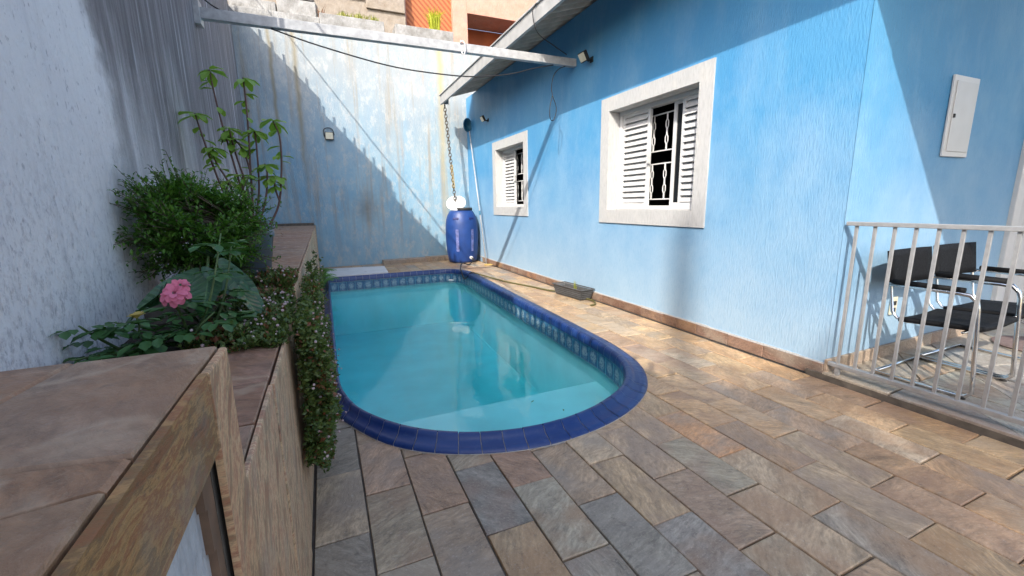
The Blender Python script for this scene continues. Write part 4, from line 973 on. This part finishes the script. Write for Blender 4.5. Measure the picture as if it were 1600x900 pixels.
# rain chain
ch = MB(); z = 3.16; k = 0; x0, y0_ = 2.43, 8.80
while z > 1.16:
    t = (3.16 - z) / 2.0; cx = x0 + .14 * t; cy = y0_ - .02 * t; pts_ = []
    for j in range(9):
        th = 2 * math.pi * j / 8; u = .030 * math.cos(th); v = .044 * math.sin(th)
        pts_.append((cx + (u if k % 2 else 0), cy + (0 if k % 2 else u), z - .036 + v))
    ch.tube(pts_, .0075, 5, False); z -= .062; k += 1
rcn = tag(ch.build('rain_chain', CHAINM, None, True), 'rusty rain chain hanging from the gutter into the drum', 'chain')
yr = MB()
for q in range(3):
    yr.tube([(2.43 + .14 * t + .022 * math.sin(t * 60 + q * 2.1), 8.785 - .02 * t + .022 * math.cos(t * 60 + q * 2.1), 3.16 - 2.0 * t) for t in [.58 + i * .008 for i in range(30)]], .006, 5)
yc = yr.build('wrapped_cord', YROPE, rcn, True); yc['label'] = 'ochre cord wound round the chain'
# hoses
tag(MB().tube(crom([(DX + .08, DY - .36, .115), (DX + .10, DY - .42, .08), (2.60, 8.1, .02), (2.35, 7.75, .10), (2.22, 7.45, .06), (2.13, 7.1, .05), (2.14, 6.95, -.06), (2.2, 6.8, .06), (2.26, 6.75, .062)], 8), .012, 8).build('black_hose', RUBBER, None, True), 'black hose dropping from the drum tap to the pool edge', 'hose')
tag(MB().tube(crom([(2.25, 6.76, .064), (2.38, 6.5, .03), (2.5, 6.0, .016), (2.66, 5.5, .014), (2.76, 5.1, .016), (2.86, 4.9, .016), (2.90, 4.55, .016), (2.93, 4.28, .02), (2.87, 4.12, .016), (2.78, 4.08, .015)], 8), .0115, 8).build('garden_hose', HOSEG, None, True), 'olive garden hose running along the paving under the grey trough', 'hose')
# pool pole with leaf net
pp = thing('pool_skimmer_pole', 'white pool pole with teal leaf net leaning in the house corner', 'pool net', (2.96, 8.03, 0))
A, B_ = Vector((2.94, 8.03, .02)), Vector((2.97, 8.92, 2.70))
MB().tube([A, B_], .012, 10).build('pole', STEEL, pp, True); MB().tube([A.lerp(B_, .36), A.lerp(B_, .39)], .019, 10).build('joint_sleeve', TEAL, pp)
MB().tube([(2.90, 7.98, .012), (3.0, 7.97, .012), (3.0, 7.86, .012), (2.86, 7.86, .012), (2.86, 7.94, .012), (2.90, 7.98, .012)], .009, 6).build('hook_foot', YROPE, pp)
m = MB(); nc = Vector((2.955, 8.99, 2.83)); rg = []
for k in range(25): th = 2 * math.pi * k / 24; rg.append(nc + Vector((.09 * math.cos(th), .02 * math.cos(th), .13 * math.sin(th))))
m.tube(rg, .013, 6, False); m.build('net_frame', TEAL, pp, True)
m = MB(); m.v = [tuple(nc + Vector((0, .10, 0)))] + [tuple(p) for p in rg[:-1]]; m.f = [(0, 1 + k, 1 + (k + 1) % 24) for k in range(24)]; m.build('net', TEAL, pp, recalc=False)
# trough
tg = thing('planter_trough', 'ribbed grey plastic trough on the paving against the house wall', 'trough', (2.88, 4.65, 0), None, False)
tg.rotation_euler = (0, 0, .10)
def ringbox(hw, hl, z): return [(-hw, -hl, z), (hw, -hl, z), (hw, hl, z), (-hw, hl, z)]
m = MB(); m.v = ringbox(.075, .26, .004) + ringbox(.098, .30, .13) + ringbox(.085, .285, .13) + ringbox(.075, .27, .09)
m.f = [(3, 2, 1, 0)] + [(r * 4 + k, r * 4 + (k + 1) % 4, r * 4 + 4 + (k + 1) % 4, r * 4 + 4 + k) for r in range(3) for k in range(4)] + [(12, 13, 14, 15)]
m.build('tub', GREYP, tg, bevel=.004)
for z in (.03, .055, .08, .105):
    s = z / .13; hw, hl = .077 + .022 * s, .262 + .040 * s; m = MB()
    m.tube([(-hw, -hl, z), (hw, -hl, z), (hw, hl, z), (-hw, hl, z), (-hw, -hl, z)], .005, 6, False); m.build('rib', GREYP, tg)
m = MB(); m.tube([(-.105, -.308, .138), (.105, -.308, .138), (.105, .308, .138), (-.105, .308, .138), (-.105, -.308, .138)], .008, 6, False); m.build('rim', GREYP, tg)
MB().box(-.074, .074, -.268, .268, .088, .098).build('soil', SOIL, tg)
m = MB(); tuft(m, (0, -.05, .09), 14, .14, .06, .003); stuff(m.build('dry_sprigs', L_GRASS, tg, recalc=False))
# marble slab and kerb stones
tag(MB().prism([(-.06, 7.78), (.98, 7.80), (1.02, 8.62), (-.02, 8.80)], .004, .035, .003).build('marble_slab', MARBLE, None), 'loose white marble slab lying at the far end of the pool', 'slab')
kb = thing('back_kerb', 'low stone kerb along the foot of the back wall', 'kerb', (1.7, 9.15, 0)); x = 1.06
while x < 2.4:
    x1 = x + rc(.4, .5); o = stone_piece('kerb_stone', [(x, 9.08), (x1 - .006, 9.08), (x1 - .006, 9.295), (x, 9.295)], .09 + rc(-.01, .01), (.26, .21, .16), kb, .1, .008); o.matrix_parent_inverse = Matrix.Translation(-kb.location); x = x1
# fence
fc = thing('porch_railing', 'silver metal railing with vertical bars along the porch edge', 'railing', (XH, .5, .05))
MB().box(XH - .018, XH + .018, -1.6, YF - .022, 1.03, 1.055).build('top_rail', RAILM, fc, bevel=.003)
MB().box(XH - .018, XH + .018, -1.6, YF - .022, .098, .124).build('bottom_rail', RAILM, fc, bevel=.003)
me = MB().box(-.0075, .0075, -.0075, .0075, .124, 1.03).mesh('bar', RAILM); y = 1.585
while y > -1.6:
    o = link('bar', me, fc); o.location = (XH, y, 0); y -= .0985
for yy in (1.60, .3, -1.5): MB().box(XH - .012, XH + .012, yy - .03, yy - .006, .046, .097).build('foot', RAILM, fc)
# chairs
def chair(loc, rz, lab):
    t = thing('cantilever_chair', lab, 'chair', loc, 'chrome chairs on the porch', False); t.rotation_euler = (0, 0, rz); t.scale = (.93, .87, .95)
    for s in (-1, 1):
        x = s * .30
        pth = [(x, .27, .013), (x, -.20, .013), (x, -.245, .02), (x, -.27, .05), (x, -.265, .12), (x, -.225, .56), (x, -.215, .60), (x, -.18, .635), (x, -.12, .64), (x, .28, .64)]
        MB().tube(pth, .0125, 10).build('side_frame', CHROME, t, True)
        MB().tube([(x, -.15, .661), (x, .24, .661)], [.017, .017], 8).build('arm_pad', LEATHER, t, True)
        xi = s * .255
        MB().tube([(xi, -.23, .43), (xi, .14, .40), (xi, .20, .41), (xi, .235, .45), (xi, .265, .62), (xi, .30, .86)], .011, 8).build('seat_frame', CHROME, t, True)
        MB().tube([(xi, .255, .63), (x, .255, .64)], .008, 6).build('bracket', CHROME, t); MB().tube([(xi, -.20, .43), (x, -.232, .44)], .009, 6).build('bracket', CHROME, t)
        MB().lathe([(.02, .0), (.02, .012)], x, -.23, 10).build('foot_cap', RUBBER, t)
    MB().tube([(-.30, .27, .013), (.30, .27, .013)], .0125, 8).build('floor_bar', CHROME, t, True)
    MB().tube([(-.255, -.16, .395), (.255, -.16, .395)], .009, 8).build('cross_bar', CHROME, t, True)
    m = MB(); 
    for i in range(9):
        v = i / 8; yy = -.245 + .43 * v; zz = .447 - .028 * v
        for j in range(7): u = j / 6 * 2 - 1; m.v.append((u * .27, yy, zz - .012 * (1 - u * u)))
    for i in range(8):
        for j in range(6): m.f.append((i * 7 + j, i * 7 + j + 1, i * 7 + 8 + j, i * 7 + 7 + j))
    o = m.build('seat', LEATHER, t, True); sm = o.modifiers.new('t', 'SOLIDIFY'); sm.thickness = .026
    m = MB()
    for i in range(6):
        v = i / 5
        for j in range(9): u = j / 8 * 2 - 1; m.v.append((u * .278, .262 + .036 * v + .02 * (1 - u * u), .625 + .235 * v))
    for i in range(5):
        for j in range(8): m.f.append((i * 9 + j, i * 9 + j + 1, i * 9 + 10 + j, i * 9 + 9 + j))
    o = m.build('backrest', LEATHER, t, True); sm = o.modifiers.new('t', 'SOLIDIFY'); sm.thickness = .024; sm.offset = 0
chair((3.575, 1.27, .046), 0.02, 'black and chrome cantilever chair nearest the house corner'); chair((4.18, 1.28, .046), -.03, 'second black and chrome chair, next to the porch door')
mt = MB().lathe([(.0, .05), (.27, .05), (.275, .056), (.26, .062), (0, .06)], 4.98, 1.22, 32, False).build('round_mat', plain('brown_mat', (.16, .11, .10), .95, var=.3, sc=40, bumpst=.6)); tag(mt, 'round brown mat on the porch floor behind the chairs', 'mat')
for i, (x, y, a) in enumerate([(1.18, 2.42, .6), (1.32, 2.22, 1.2)]):
    m = MB(); leaf_quad(m, Vector((x, y, -.131)), Vector((math.cos(a), math.sin(a), 0)), Vector((0, 0, 1)), .045 - i * .015, .012, .05); tag(m.build('floating_leaf', L_ROSE, None, recalc=False), ['longer dark leaf floating near the round end of the pool', 'small dark leaf floating nearest the coping'][i], 'leaf')

# ================================================================== behind the camera, beyond the left wall: what shades the near paving
up_ = thing('utility_pole', 'tall concrete utility pole beyond the left wall, behind the camera', 'pole', (-12.62, -14.3, 0))
MB().tube([(-12.62, -14.3, -.05), (-12.62, -14.3, 18.95)], [.15, .10], 12).build('shaft', CONC, up_, True)
MB().lathe([(.11, 18.95), (.12, 18.97), (.06, 19.02)], -12.62, -14.3, 12).build('cap', CONC, up_)
st_ = thing('street_tree', 'leafy tree standing beyond the left wall, behind the camera', 'tree', (-6.6, -9.3, 0))
MB().tube(crom([(-6.6, -9.3, -.05), (-6.55, -9.3, 3), (-6.7, -9.2, 6), (-6.6, -9.3, 9.0)], 5), [.2 - .008 * i for i in range(16)], 10).build('trunk', BARK, st_, True)
tl = MB(); tb = MB(); tc_ = Vector((-6.85, -9.5, 9.7))
for k in range(420):
    v = rdir() * rc(.3, 1) ** .5; p = tc_ + Vector((v.x * 1.9, v.y * 1.7, v.z * 1.7))
    if k % 4 == 0: tb.tube([(-6.65, -9.25, 7 + rc(0, 1.8)), p], [.03, .008], 5)
    for q in range(26): leaf_quad(tl, p + rdir() * rc(0, .34), rdir(), Vector((0, 0, 1)), rc(.09, .15), rc(.05, .08))
tb.build('limbs', BARK, st_, True); stuff(tl.build('crown', L_BUSH, st_, recalc=False))
